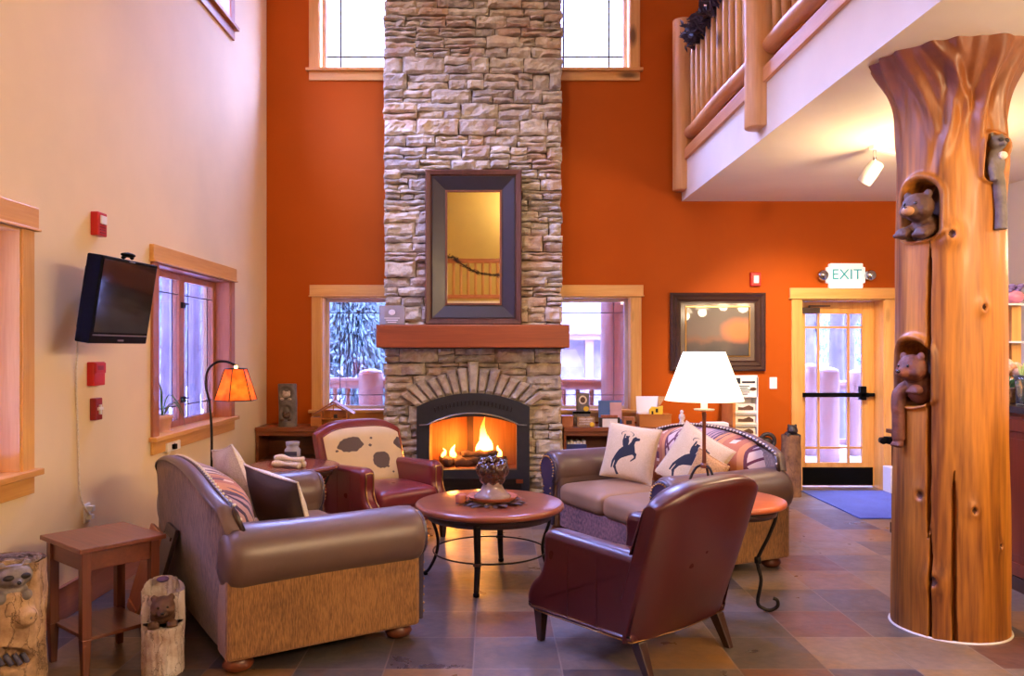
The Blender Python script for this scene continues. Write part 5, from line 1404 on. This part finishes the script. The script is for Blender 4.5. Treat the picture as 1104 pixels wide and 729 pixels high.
MB().box((.02, -.012, .09), (.06, -.004, .13)).build('doorway', M['carvedark'], t)
# right bookcase: left to right
def card(name, label, cat, px, pw, ph, mt, Y=8.72, z=TB, lean=10, extra=None, rz=0):
    t = thing(name, label, cat, (px_x(px, Y), Y, z), 0, None, (0, 0, rz))
    L = RX(R(-lean)); w = pw*Y/870; h = ph*Y/870
    MB().box((-w/2, 0, 0.002), (w/2, .012, h), L).build('board', mt, t, bevel=.001)
    MB().box((-w*.08, .012, .002), (w*.08, .016, h*.7), L).add([(-w*.06, .016, h*.6*cos(R(lean))), (w*.06, .016, h*.6*cos(R(lean))), (w*.06, .05+h*.25, .002), (-w*.06, .05+h*.25, .002)], [(0,1,2,3)]).build('stand', mt, t)
    if extra: extra(t, w, h, L)
    return t
def exA(t, w, h, L):
    MB().ball((0, -.003, h*.62), (w*.32, .004, h*.24), 18, 10, M=L).build('round_photo', M['creamfab'], t)
    MB().ball((0, -.006, h*.62), (w*.2, .004, h*.16), 14, 8, M=L).build('bear_spot', M['carve'], t)
    MB().ball((w*.25, -.005, h*.14), (w*.22, .004, h*.14), 14, 8, M=L).build('yellow_tag', M['yellow'], t)
card('leaflet_stand', 'brown leaflet card with round bear photo and yellow tag in right window', 'leaflet', 628.5, 14, 20, M['carvegrey'], 8.86, TB+.15, 8, exA)
t = thing('leaflet_box', 'grey open box holding the bear leaflet on right bookcase', 'box', (px_x(627, 8.84), 8.86, TB)); MB().box((-.09, -.05, 0), (.09, .05, .15)).build('body', M['carvegrey'], t, bevel=.002); MB().box((-.095, -.056, .13), (.095, -.05, .155)).build('rim', M['black'], t)
def exB(t, w, h, L):
    for k in range(3): MB().box((-w*.4, -.006, h*(.2+.25*k)), (w*.35, -.001, h*(.36+.25*k)), L).build('photo_strip', M['barkpale'], t)
    MB().ball((w*.32, -.012, h*.22), (.026, .01, .026), 14, 8, M=L).build('yellow_tag', M['yellow'], t)
card('leaflet_stand', 'photo leaflet holder with yellow round tag at front of right bookcase', 'leaflet', 632, 19, 11, M['bark'], 8.66, TB, 12, exB)
def exC(t, w, h, L): MB().box((0, -.006, h*.25), (w*.5, 0, h*.92), L).build('pink_page', M['pinkcard'], t)
card('display_board', 'blue upright card with pink page on right bookcase', 'display card', 658, 25, 27, M['slate_blue'], 8.82, TB, 8, exC)
t = thing('card_tray', 'dark tray of cards with white front below the blue card', 'tray', (px_x(657, 8.68), 8.68, TB))
MB().box((-.11, -.04, 0), (.11, .05, .10)).build('tray', M['carvedark'], t, bevel=.002); MB().box((-.08, -.046, .0), (.08, -.040, .09)).build('front_card', M['paper'], t)
cc = MB()
for k in range(7): cc.box((-.09+k*.026, -.02, .08), (-.07+k*.026, .03, .125))
cc.build('card', M['terracotta'], t)
t = thing('wooden_block', 'small brown wooden block between card tray and orange crate', 'block', (px_x(677.5, 8.7), 8.7, TB)); MB().taper((0, 0, 0), (.13, .09), (0, 0, .105), (.11, .08)).build('body', M['redpine'], t, bevel=.004); MB().box((-.03, -.047, .03), (.03, -.041, .07)).build('label_plate', M['darkwood'], t)
t = thing('brown_box', 'small brown box at chimney end of right bookcase', 'box', (px_x(612.5, 8.7), 8.7, TB)); MB().box((-.07, -.05, 0), (.05, .05, .115)).build('body', M['redpine'], t, bevel=.003); MB().box((-.073, -.053, .095), (.053, .053, .12)).build('lid', M['redpine'], t, bevel=.002)
t = thing('orange_crate', 'long orange wood box on right bookcase under the open white box', 'crate', (px_x(705, 8.72), 8.72, TB))
MB().box((-.17, -.08, 0), (.17, .10, .135)).build('body', M['oak'], t, bevel=.003); MB().box((-.175, -.085, .125), (.175, .105, .137)).build('rim', M['oak'], t)
t = thing('white_box', 'white flap box standing open on the orange crate', 'box', (px_x(699, 8.74), 8.76, TB+.137)); MB().box((-.12, .0, 0), (.12, .02, .19), RX(R(-14))).build('lid', M['paper'], t); MB().box((-.12, -.06, 0), (.06, .0, .02)).build('base', M['paper'], t)
MB().add([(.12, .045, .185), (.19, -.02, .185), (.10, -.05, .06), (.10, .01, .06)], [(0,1,2,3)]).add([(.12, .048, .185), (.19, -.017, .185), (.10, -.047, .06), (.10, .013, .06)], [(3,2,1,0)]).build('orange_flap', M['goldfab'], t)
t = thing('toy_house', 'small yellow card house in front of the white open box', 'toy house', (px_x(706, 8.66), 8.655, TB+.137)); MB().prism([(-.06, 0), (.08, 0), (.085, .09), (.03, .075), (-.03, .08), (-.06, .05)], -.015, .03, 'xz').build('wall', M['yellow'], t, bevel=.002); MB().box((.005, -.017, .02), (.03, -.013, .06)).box((-.04, -.017, .0), (-.02, -.013, .035)).build('doorway', M['carvedark'], t)
t = thing('figurine', 'small clear figurine on a white dish, right bookcase behind the lamp', 'figurine', (px_x(735, 8.72), 8.72, TB)); MB().lathe([(.03, .022), (.035, .03), (.02, .06), (.034, .09), (.03, .125), (.012, .14), (.02, .155), (.012, .175), (.0001, .18)], 18).build('figure', M['barkpale'], t); MB().lathe([(.05, 0), (.09, .012), (.10, .022), (.0001, .018)], 28).build('dish', M['whiteplastic'], t)
t = thing('paper_stack', 'low stack of white papers on right bookcase by the end panel', 'papers', (px_x(771, 8.7), 8.70, TB))
pp = MB()
for k in range(5): pp.box((-.14+.006*(k % 3), -.05, k*.009), (.13+.006*(k % 2), .1, k*.009+.008), RZ(R((k*7) % 5-2)))
pp.build('sheet', M['paper'], t)
t = thing('blue_book_bin', 'dark blue bin of books on shelf of right bookcase', 'bin', (px_x(620, 8.72), 8.72, TB*.52+.012)); MB().box((-.10, -.05, 0), (.12, .15, .16)).build('bin', M['bluebox'], t, bevel=.004)
bk_ = MB()
for k in range(6): bk_.box((-.085+k*.034, -.03, .02), (-.058+k*.034, .12, .185+.01*(k % 2)))
bk_.build('book', M['paper'], t)
# brochure rack
rk = thing('brochure_rack', 'tall narrow white rack of brochures against orange wall behind the lamp', 'rack', (px_x(804, 8.8), 8.80, 0))
MB().box((-.135, .17, 0), (.135, .19, 1.29)).box((-.135, 0, 0), (-.12, .19, 1.28)).box((.12, 0, 0), (.135, .19, 1.28)).build('frame', M['whiteplastic'], rk)
hdr = MB().box((-.13, .0, 1.06), (.13, .012, 1.30)).build('header_card', M['paper'], rk)
bars = MB()
for k in range(5): bars.box((-.11, -.004, 1.09+k*.022), (.02+.02*(k % 3), 0, 1.098+k*.022))
bars.box((-.11, -.004, 1.21), (-.06, 0, 1.27)).box((-.04, -.004, 1.215), (.10, 0, 1.235)).build('printed_bar', M['ink'], hdr)
MB().ball((.08, -.003, 1.15), (.035, .003, .02), 12, 8).build('printed_spot', M['carve'], hdr)
for k in range(7):
    z = .12+k*.128
    MB().box((-.12, .0, z), (.12, .006, z+.02)).box((-.12, 0, z-.02), (.12, .17, z-.014)).build('pocket', M['whiteplastic'], rk)
    b_ = MB().box((-.112, .02, z-.01), (.112, .03, z+.10)).build('brochure', M['creamfab'], rk)
    MB().prism([(-.08, z+.03), (.09, z+.03), (.09, z+.06), (.04, z+.085), (-.02, z+.06), (-.08, z+.065)], .016, .02, 'xz').build('brochure_photo', M['carve'], b_)
# carved log and black pouch beside the door casing
t = thing('stump_carving', 'brown carved log with dark animal top beside exit door casing', 'carving', (px_x(853, 8.72), 8.72, 0))
def sfn(u, v):
    a = 2*pi*u; z = .66*v; r = .10*(1+.10*fb(cos(a)*2, sin(a)*2, z*4, 3))*(1.08-.1*v); return (r*cos(a), r*sin(a), z)
MB().grid(sfn, 48, 30, wrap=True).lathe([(.0001, .655), (.095, .66)], 24).build('log', M['barkbrown'], t)
bm_ = MB(); bear_head(bm_, (0, -.03, .72), .055); bm_.ball((0, .0, .66), (.075, .06, .05)); paw(bm_, (-.05, -.07, .66), .025); paw(bm_, (.05, -.07, .66), .025); bm_.build('bear', M['carvedark'], t, remesh=.007, smiter=2)
t = thing('stump_basket', 'dark round basket standing on a tan stump left of the carved log', 'basket', (px_x(829, 8.70), 8.76, 0))
MB().lathe([(.10, 0), (.115, .02), (.105, .3), (.11, .50), (.0001, .505)], 24).build('stump', M['barkbrown'], t)
MB().tube([(.075*cos(2*pi*k/24), -.02, .59+.075*sin(2*pi*k/24)) for k in range(24)], .022, 8, closed=True).ball((0, .02, .57), (.07, .05, .06)).build('basket', M['carvedark'], t)
# ---------------------------------------------------------------- reception desk on the right
dk = thing('reception_desk', 'dark red panelled reception desk behind the log column', 'desk', (3.46, 0, 0))
mb = MB().box((0, 2.6, .0), (.6, 6.4, 1.17)); mb.build('body', M['desk'], dk)
MB().box((-.04, 2.55, 1.17), (.66, 6.45, 1.215)).build('counter_top', plain('dark_stone_top', S(50,40,38), .18, 0, .3, 40, coat=.3), dk, bevel=.006)
MB().box((0.0, 6.4, 0), (.6, 7.0, .86)).build('low_end', M['desk'], dk)
MB().box((-.03, 6.4, .86), (.63, 7.04, .895)).build('low_top', M['cherry'], dk, bevel=.005)
for y in (2.7, 3.45, 4.2, 4.95, 5.7):
    f_ = MB()
    for lo, hi in (((-.018, y, .10), (0, y+.07, 1.13)), ((-.018, y+.58, .10), (0, y+.65, 1.13)), ((-.018, y+.07, .10), (0, y+.58, .18)), ((-.018, y+.07, 1.05), (0, y+.58, 1.13))): f_.box(lo, hi)
    pa = f_.build('panel_frame', M['desk'], dk, bevel=.004)
    MB().box((-.010, y+.12, .23), (0, y+.53, 1.0)).build('raised_panel', M['desk'], pa, bevel=.008)
MB().box((-.012, 2.6, 0), (0, 7.0, .09)).build('plinth', M['darkwood'], dk)
MB().tube([(-.02, 6.98, .80), (-.10, 6.98, .80), (-.115, 6.9, .80)], .028, 8).box((-.06, 6.92, .77), (.0, 7.02, .83)).build('bracket', M['black'], dk, bevel=.004)
MB().box((-.075, 6.86, .36), (-.003, 7.0, .58)).build('leaflet_tray', M['whiteplastic'], dk, bevel=.006)
zt = 1.215
t = thing('flower_basket', 'woven basket of pinkish dried flower heads on desk by the glass vase', 'basket', (3.56, 5.62, zt))
MB().lathe([(.07, 0), (.085, .01), (.095, .10), (.10, .11), (.09, .11), (.08, .1), (.0001, .09)], 24).build('basket', weave('wicker', S(140,100,60), S(206,170,120), 60, streak=False), t)
rn = random.Random(4)
for k in range(11):
    a = k*2.4; r_ = .02+.075*sqrt(k/11)
    MB().ball((r_*cos(a), r_*sin(a), .17+.10*(1-k/14)+.02*rn.random()), (.042, .042, .036), 12, 8).build('flower_head', plain('dried_bloom_%d' % k, S(200+rn.randint(-16,20),160+rn.randint(-20,14),130), .8, 0, .25, 40, .6, 60), t)
lv_ = MB()
for k in range(26):
    a = k*2.4; L = rn.uniform(.08, .14); q = Vector((.06*cos(a), .06*sin(a), .11))
    blade(lv_, [q, q+Vector((.4*L*cos(a), .4*L*sin(a), .5*L)), q+Vector((L*cos(a), L*sin(a), .55*L))], .012)
lv_.build('leaf', M['leaf'], t, fix=False)
t = thing('glass_vase', 'clear glass vase of green stems on the reception desk edge', 'vase', (3.60, 5.45, zt))
MB().lathe([(.05, 0), (.055, .004), (.06, .15), (.072, .20), (.068, .20), (.056, .15), (.05, .015), (.0001, .012)], 28).build('vase', plain('vase_glass', (.94,1,.94,1), .05, 0, 0, trans=.95), t)
st_ = MB()
for k in range(22):
    a = k*2.4; r_ = .035*sqrt((k+1)/22)
    st_.tube([(r_*cos(a+2), r_*sin(a+2), .016), (r_*.6*cos(a), r_*.6*sin(a), .13), (r_*1.7*cos(a), r_*1.7*sin(a), .24+.02*(k % 3))], .0035, 5)
st_.build('stem', M['stem'], t)
t = thing('gift_shelf', 'pale wooden gift shelf with printed panels behind the flowers', 'shelf', (3.83, 6.05, zt))
MB().box((.05, -.02, 0), (.12, .02, .72)).box((-.26, -.02, 0), (-.22, .02, .72)).build('post', M['pine'], t)
for z in (.14, .42, .70): MB().box((-.26, -.08, z), (.12, .08, z+.014)).build('shelf', plain('glass_shelf', S(206,214,220), .15, 0, .05), t)
MB().box((-.21, .02, .16), (.04, .03, .66)).build('printed_panel', plain('lavender_print', S(150,120,160), .5, 0, .5, 26), t)
t = thing('gift_ornament', 'purple and pink ornament on top of the gift shelf', 'ornament', (3.89, 6.05, zt+.714))
MB().ball((.02, 0, .05), (.07, .06, .05)).build('pink_bowl', plain('rose_glaze', S(190,110,130), .3, 0, .15), t)
rn = random.Random(6); b_ = MB()
for k in range(9): b_.ball((-.04+.02*k-.04, .0+.01*(k % 3), .095+.02*((k*7) % 3)), (.026, .03, .018), 8, 6)
b_.build('purple_flower', plain('violet_petal', S(96,76,130), .6, 0, .3, 30), t)
t = thing('gift_basket', 'small brown arched basket on gift shelf beside the purple ornament', 'basket', (3.69, 6.05, zt+.714))
MB().lathe([(.05, 0), (.06, .03), (.0001, .03)], 18).tube([(.06*cos(pi*k/12), 0, .03+.09*sin(pi*k/12)) for k in range(13)], .012, 8).build('basket', M['carve'], t)
# pendants over the desk (seen as reflections in the picture glass)
pend = emis('pendant_glass', (1,.78,.50,1), 16)
for i, (y, z, lb) in enumerate(((5.2, 2.30, 'farthest along the desk'), (4.1, 2.38, 'second from the door end'), (2.7, 2.33, 'third from the door end'), (1.4, 2.31, 'nearest the camera'))):
    t = thing('pendant_lamp', 'bell shaped lit pendant lamp over reception desk, '+lb, 'pendant lamp', (4.0, y, z), 0, 'pendant lamps over the desk')
    MB().lathe([(.14, 0), (.135, .02), (.10, .09), (.05, .13), (.02, .14), (.0001, .142)], 28).build('shade', pend, t)
    MB().tube([(0,0,.14), (0,0,ZB-z)], .006, 8).lathe([(.05, ZB-z-.02), (.05, ZB-z)], 16).build('cord', M['iron'], t)
# door mat
rg = MB().box((3.43, 7.53, .001), (4.95, 8.98, .012)); tag(rg.build('door_mat', M['rug'], None, bevel=.003), 'large blue entrance mat on slate floor inside the exit door', 'mat')
# ---------------------------------------------------------------- outside
struct(MB().box((-60, YW+.29, -.25), (60, 90, -.12)).box((-60, YB, -.25), (XL-.26, YW+.29, -.12)).build('ground', M['snow']))
struct(MB().box((-9, YW+.29, -.12), (9, 12.6, -.04)).build('porch_deck', M['extlogx'] if 0 else M['snow']))
struct(MB().box((-9, YW+.28, 3.3), (9, 12.3, 3.45)).box((-5.6, 1.0, 3.3), (XL-.25, YW+.28, 3.45)).build('roof_sky_blocker', M['extlogx']))  # unseen roof added to keep the bright zenith off the porch
def log_post(label, px, Y, r, top, group='log posts on the porch'):
    o = thing('log_post', label, 'post', (px_x(px, Y), Y, -.04), 0, group)
    MB().tube([(0, 0, (top+.04)*k/8) for k in range(9)], [r*(1+.02*sin(k*1.9)) for k in range(9)], 20).build('log', M['extlog'], o)
    MB().lathe([(r*.98, top+.04), (r*.9, top+.07), (r*.4, top+.1), (.0001, top+.105)], 20).build('snow_cap', M['snow'], o)
log_post('short thick log post with snowy top outside lower left window', 400, 11.0, .165, 1.25)
log_post('tall porch log post seen through lower right window', 662, 11.0, .18, 3.15)
log_post('thick log post centred behind the exit door glass', 893, 11.5, .15, 1.26)
log_post('log post behind left panes of the exit door', 874, 12.3, .10, 1.3)
log_post('log post behind right panes of the exit door', 922, 12.3, .10, 1.2)
def log_rail(label, x0, x1, Y, z, n):
    o = thing('porch_railing', label, 'railing', (0, Y, 0), 0)
    for zz, rr in ((z, .06), (.15, .05)): MB().tube([(x0+(x1-x0)*k/8, 0, zz) for k in range(9)], rr, 12).build('rail', M['extlogx'], o)
    for k in range(n): MB().tube([(x0+(x1-x0)*(k+.5)/n, 0, -.04), (x0+(x1-x0)*(k+.5)/n, 0, z)], .032, 8).build('spindle', M['extlog'], o)
    MB().tube([(x0+(x1-x0)*k/8, 0, z+.06) for k in range(9)], .035, 8).build('snow_line', M['snow'], o)
log_rail('snowy log railing outside lower left back window', -2.6, -1.0, 11.05, 1.10, 9)
log_rail('log railing outside lower right back window', .5, 2.4, 11.05, 1.08, 10)
log_rail('log railing outside the exit door', 4.0, 6.0, 12.4, 1.0, 10)
# stone wing with snowy ledge seen through the right window
nb = thing('stone_outbuilding', 'grey stone and timber wing with snowy ledge beyond right window', 'building', (1.4, 16.5, -.12))
MB().box((-1.2, 0, 0), (3.2, 2.5, 4.0)).build('wall', plain('grey_stonework', S(170,164,168), .9, 0, .35, 6), nb)
MB().box((-1.3, -.35, 2.0), (3.3, .1, 2.14)).build('snow_ledge', M['snow'], nb)
MB().box((-1.3, -.3, 1.88), (3.3, 0, 2.0)).build('beam', M['extlogx'], nb)
for x in (-.2, .55): MB().box((x-.08, -.25, 0), (x+.08, -.1, 1.9)).build('post', M['extlog'], nb)
MB().box((-.9, -.02, .5), (-.35, 0, 1.75)).build('window', M['paper'], nb)
ndl = plain('frosty_needles', S(120,140,140), .7, 0, .35, 8)
trunkm = plain('bare_bark', S(96,86,90), .85, 0, .3, 8)
def conifer(label, x, y, h, r, sd, dens=70):
    rn = random.Random(sd); o = thing('conifer_tree', label, 'tree', (x, y, -.12), 0, 'conifers outside the left window')
    MB().tube([(0,0,0), (0,0,h*.95)], [r*.07, .01], 8).build('trunk', trunkm, o)
    mb = MB()
    for k in range(dens*100):
        t = rn.random()**.8; z = h*(.06+.92*t); rr = r*(1-t)*(.55+.45*rn.random())+.03; a = rn.uniform(0, 6.283)
        L = .07+.11*rn.random(); c = (rr*cos(a), rr*sin(a), z-.25*rr)
        Mx = T(*c) @ RZ(a) @ RY(.25+rn.uniform(-.9, .9))
        w = L*.13
        mb.add([(-L, 0, .02), (0, w, 0), (L, 0, -.05), (0, -w, 0), (0, 0, .06), (0, 0, -.04)], [(0,1,4), (1,2,4), (2,3,4), (3,0,4), (1,0,5), (2,1,5), (3,2,5), (0,3,5)], Mx)
    mb.build('foliage', ndl, o, fix=False); return o
def bare_tree(label, x, y, h, sd, depth=5, lean=0):
    rn = random.Random(sd); o = thing('bare_tree', label, 'tree', (x, y, -.12), 0, 'bare trees in the snow')
    mb = MB(); tw = MB()
    def br(p, d, L, r, n):
        q = p+d*L; m_ = p+d*L*.5+Vector((rn.uniform(-1,1), rn.uniform(-1,1), 0))*L*.08
        (mb if n == depth else tw).tube([p, m_, q], [r, r*.85, r*.7], 6 if n > 2 else 4, cap=False)
        if n == 0: return
        for k in range(3 if n > 1 else 3):
            nd_ = (d+Vector((rn.uniform(-1,1), rn.uniform(-1,1), rn.uniform(-.2,.7)))*.75).normalized()
            br(p+d*L*rn.uniform(.45, 1), nd_, L*rn.uniform(.55, .8), r*.55, n-1)
    br(Vector((0,0,0)), Vector((lean, 0, 1)).normalized(), h*.42, h*.022, depth)
    mb.build('trunk', trunkm, o, fix=False); tw.build('branches', trunkm, o, fix=False); return o
conifer('broad frosty conifer outside lower left window, left of the log post', -2.7, 15.5, 4.2, 1.7, 1, 110)
conifer('tall frosty conifer farther back outside lower left window', -4.3, 24, 8.5, 2.4, 2, 120)
conifer('frosty conifer directly above the snowy log post', -2.2, 19.8, 3.8, 1.4, 3, 80)
conifer('dark conifer outside the side window behind floor lamp', -11.0, 30.0, 10, 3.0, 4, 110)
conifer('dark conifer outside the left side window', -13.8, 36, 12, 3.2, 5, 110)
conifer('frosty conifer far beyond the exit door', 12.4, 29, 10, 3.0, 6, 110)
rn = random.Random(21)
for k in range(14):
    y_ = 12.5+.85*k; x_ = -y_*(.325+.115*((k*5) % 14)/14)
    o = thing('slender_tree', 'slender leafless trunk in the stand outside the left side window', 'tree', (x_, y_, -.12), 0, 'stand of slender trunks outside')
    r_ = .05+.04*rn.random()
    MB().tube([(0, 0, 0), (.03*rn.uniform(-1, 1), 0, 2), (.08*rn.uniform(-1, 1), 0, 5.5)], [r_, r_*.8, r_*.4], 8).build('trunk', trunkm, o)
    tw = MB()
    for q in range(9):
        z_ = 1.2+.45*q; a = rn.uniform(0, 6.28); L = .5+.4*rn.random()
        tw.tube([(0, 0, z_), (L*.5*cos(a), L*.5*sin(a), z_+L*.35), (L*cos(a), L*sin(a), z_+L*.8)], [.016, .011, .005], 5, cap=False)
    tw.build('branches', trunkm, o, fix=False)
for i, (x, y, h, sd, lb) in enumerate(((6.25, 14.6, 7, 11, 'bare tree with thick trunk beyond exit door'), (7.75, 17.5, 8, 12, 'bare tree right of the thick trunk beyond exit door'), (8.6, 21.5, 9, 13, 'distant bare tree beyond exit door'), (3.6, 25, 8, 14, 'bare tree behind the stone wing'))):
    bare_tree(lb, x, y, h, sd)
for i, (x, y) in enumerate(((-4.4, 8.6), (-4.6, 10.3))):
    o = thing('porch_post', ('upright porch timber nearest outside the left side window', 'second upright porch timber outside the left side window')[i], 'post', (x, y, -.12)); MB().box((-.09, -.09, 0), (.09, .09, 3.42)).build('timber', M['extlog'], o, bevel=.01); MB().box((-.12, -.12, 0), (.12, .12, .2)).build('base', M['extlog'], o)
mt_ = MB()
def mfn(u, v):
    x = -40+90*u; hgt = (10+9*fb(x*.045, 1.3, 2, 4)+4*sin(x*.09+1)); return (x, 85-12*v*0+6*sin(u*9), -.2+hgt*v*1.0)
mt_.grid(mfn, 90, 6)
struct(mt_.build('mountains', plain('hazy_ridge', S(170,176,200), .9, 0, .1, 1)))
# ---------------------------------------------------------------- light
w = bpy.data.worlds.new('world'); SC.world = w; w.use_nodes = True; nt = w.node_tree
bg = nt.nodes['Background']; tc = nd(nt, 'ShaderNodeTexCoord'); sp = nd(nt, 'ShaderNodeSeparateXYZ', {0: tc.outputs['Generated']})
cl = ramp(nt, sp.outputs[2], [(0, (.74,.72,1,1)), (.25, (.60,.60,1,1)), (.5, (.34,.42,1,1)), (1, (.30,.39,1,1))])
stn = math_(nt, 'MULTIPLY', ramp(nt, sp.outputs[2], [(.05, (.0125,)*3+(1,)), (.40, (.065,)*3+(1,)), (.52, (.75,)*3+(1,)), (1, (1,1,1,1))]).outputs[0], 172.0)
nt.links.new(cl.outputs[0], bg.inputs[0]); nt.links.new(stn, bg.inputs[1])
def light(kind, loc, energy, color, rot=None, **kw):
    l = bpy.data.lights.new('light', kind); l.energy = energy; l.color = color
    for k, v in kw.items(): setattr(l, k, v)
    o = bpy.data.objects.new('light', l); COL.objects.link(o); o.location = loc
    if rot: o.rotation_euler = rot
    return o
def portal(c, sx, sz, rot):
    l = light('AREA', c, 1, (1,1,1), rot, shape='RECTANGLE', size=sx, size_y=sz); l.data.cycles.is_portal = True
for W in (WIN_BL, WIN_BR, WIN_UL, WIN_UR, DOOR): portal(((W[0]+W[1])/2, YW+.285, (W[2]+W[3])/2), W[1]-W[0], W[3]-W[2], (R(-90), 0, 0))
for W in (WIN_L1, WIN_L2, WIN_L3, WIN_L4): portal((XL-.255, (W[0]+W[1])/2, (W[2]+W[3])/2), W[3]-W[2], W[1]-W[0], (0, R(-90), 0))
WARM = (1, .70, .40); WARM2 = (1, .78, .52)
light('POINT', (1.285, 4.90, 1.38), 45, WARM2, shadow_soft_size=.05)          # white shaded lamp
light('POINT', (-2.01, 6.32, 1.26), 3.5, WARM, shadow_soft_size=.04)           # amber floor lamp
light('POINT', (IC+.10, CYF+.12, .62), 26, (1,.34,.05), shadow_soft_size=.06)   # fire
light('POINT', (IC-.25, CYF+.10, .55), 18, (1,.34,.05), shadow_soft_size=.05)
for y, z in ((5.2, 2.26), (4.1, 2.34), (2.7, 2.29), (1.4, 2.27)): light('POINT', (4.0, y, z-.02), 14, WARM2, shadow_soft_size=.08)
light('SPOT', (2.85, 6.75, 3.02), 420, WARM2, (R(48), 0, R(-12)), spot_size=R(75), spot_blend=.8, shadow_soft_size=.05)  # track spot to the wall
# unseen cans added: great room ceiling and under the loft behind the camera
light('SPOT', (-.2, 4.6, 6.7), 300, WARM2, (R(52), 0, 0), spot_size=R(60), spot_blend=.9, shadow_soft_size=.12)   # unseen ceiling spot added to lighten the chimney
for x, y, e in ((-.2, 3.6, 70), (1.0, 6.2, 120)): light('SPOT', (x, y, ZT-.02), e, WARM2, (0, 0, 0), spot_size=R(110), spot_blend=.7, shadow_soft_size=.12)
for x, y, e in ((-1.2, -.2+-3.2, 60), (.9, -3.4, 60)): light('SPOT', (x, y, 2.53), e, WARM2, (0, 0, 0), spot_size=R(140), spot_blend=.6, shadow_soft_size=.1)
light('POINT', (.9, -6.7, 5.9), 170, WARM2, shadow_soft_size=.2)               # loft lamp (reflected)
for y, e in ((-1.2, 70), (.4, 320), (2.2, 110), (6.2, 70)): light('POINT', (3.25, y, 2.78), e, WARM, shadow_soft_size=.15)   # ceiling lamps under the balcony
# ---------------------------------------------------------------- render look
vs = SC.view_settings; SC.display_settings.display_device = 'sRGB'
vs.view_transform = 'Standard'; vs.look = 'None'; vs.exposure = 0.0; vs.gamma = 1; vs.use_curve_mapping = False
cy = SC.cycles; cy.max_bounces = 10; cy.diffuse_bounces = 5; cy.glossy_bounces = 4; cy.transmission_bounces = 8; cy.transparent_max_bounces = 12
cy.use_denoising = True; cy.sample_clamp_indirect = 6; cy.caustics_reflective = False; cy.caustics_refractive = False
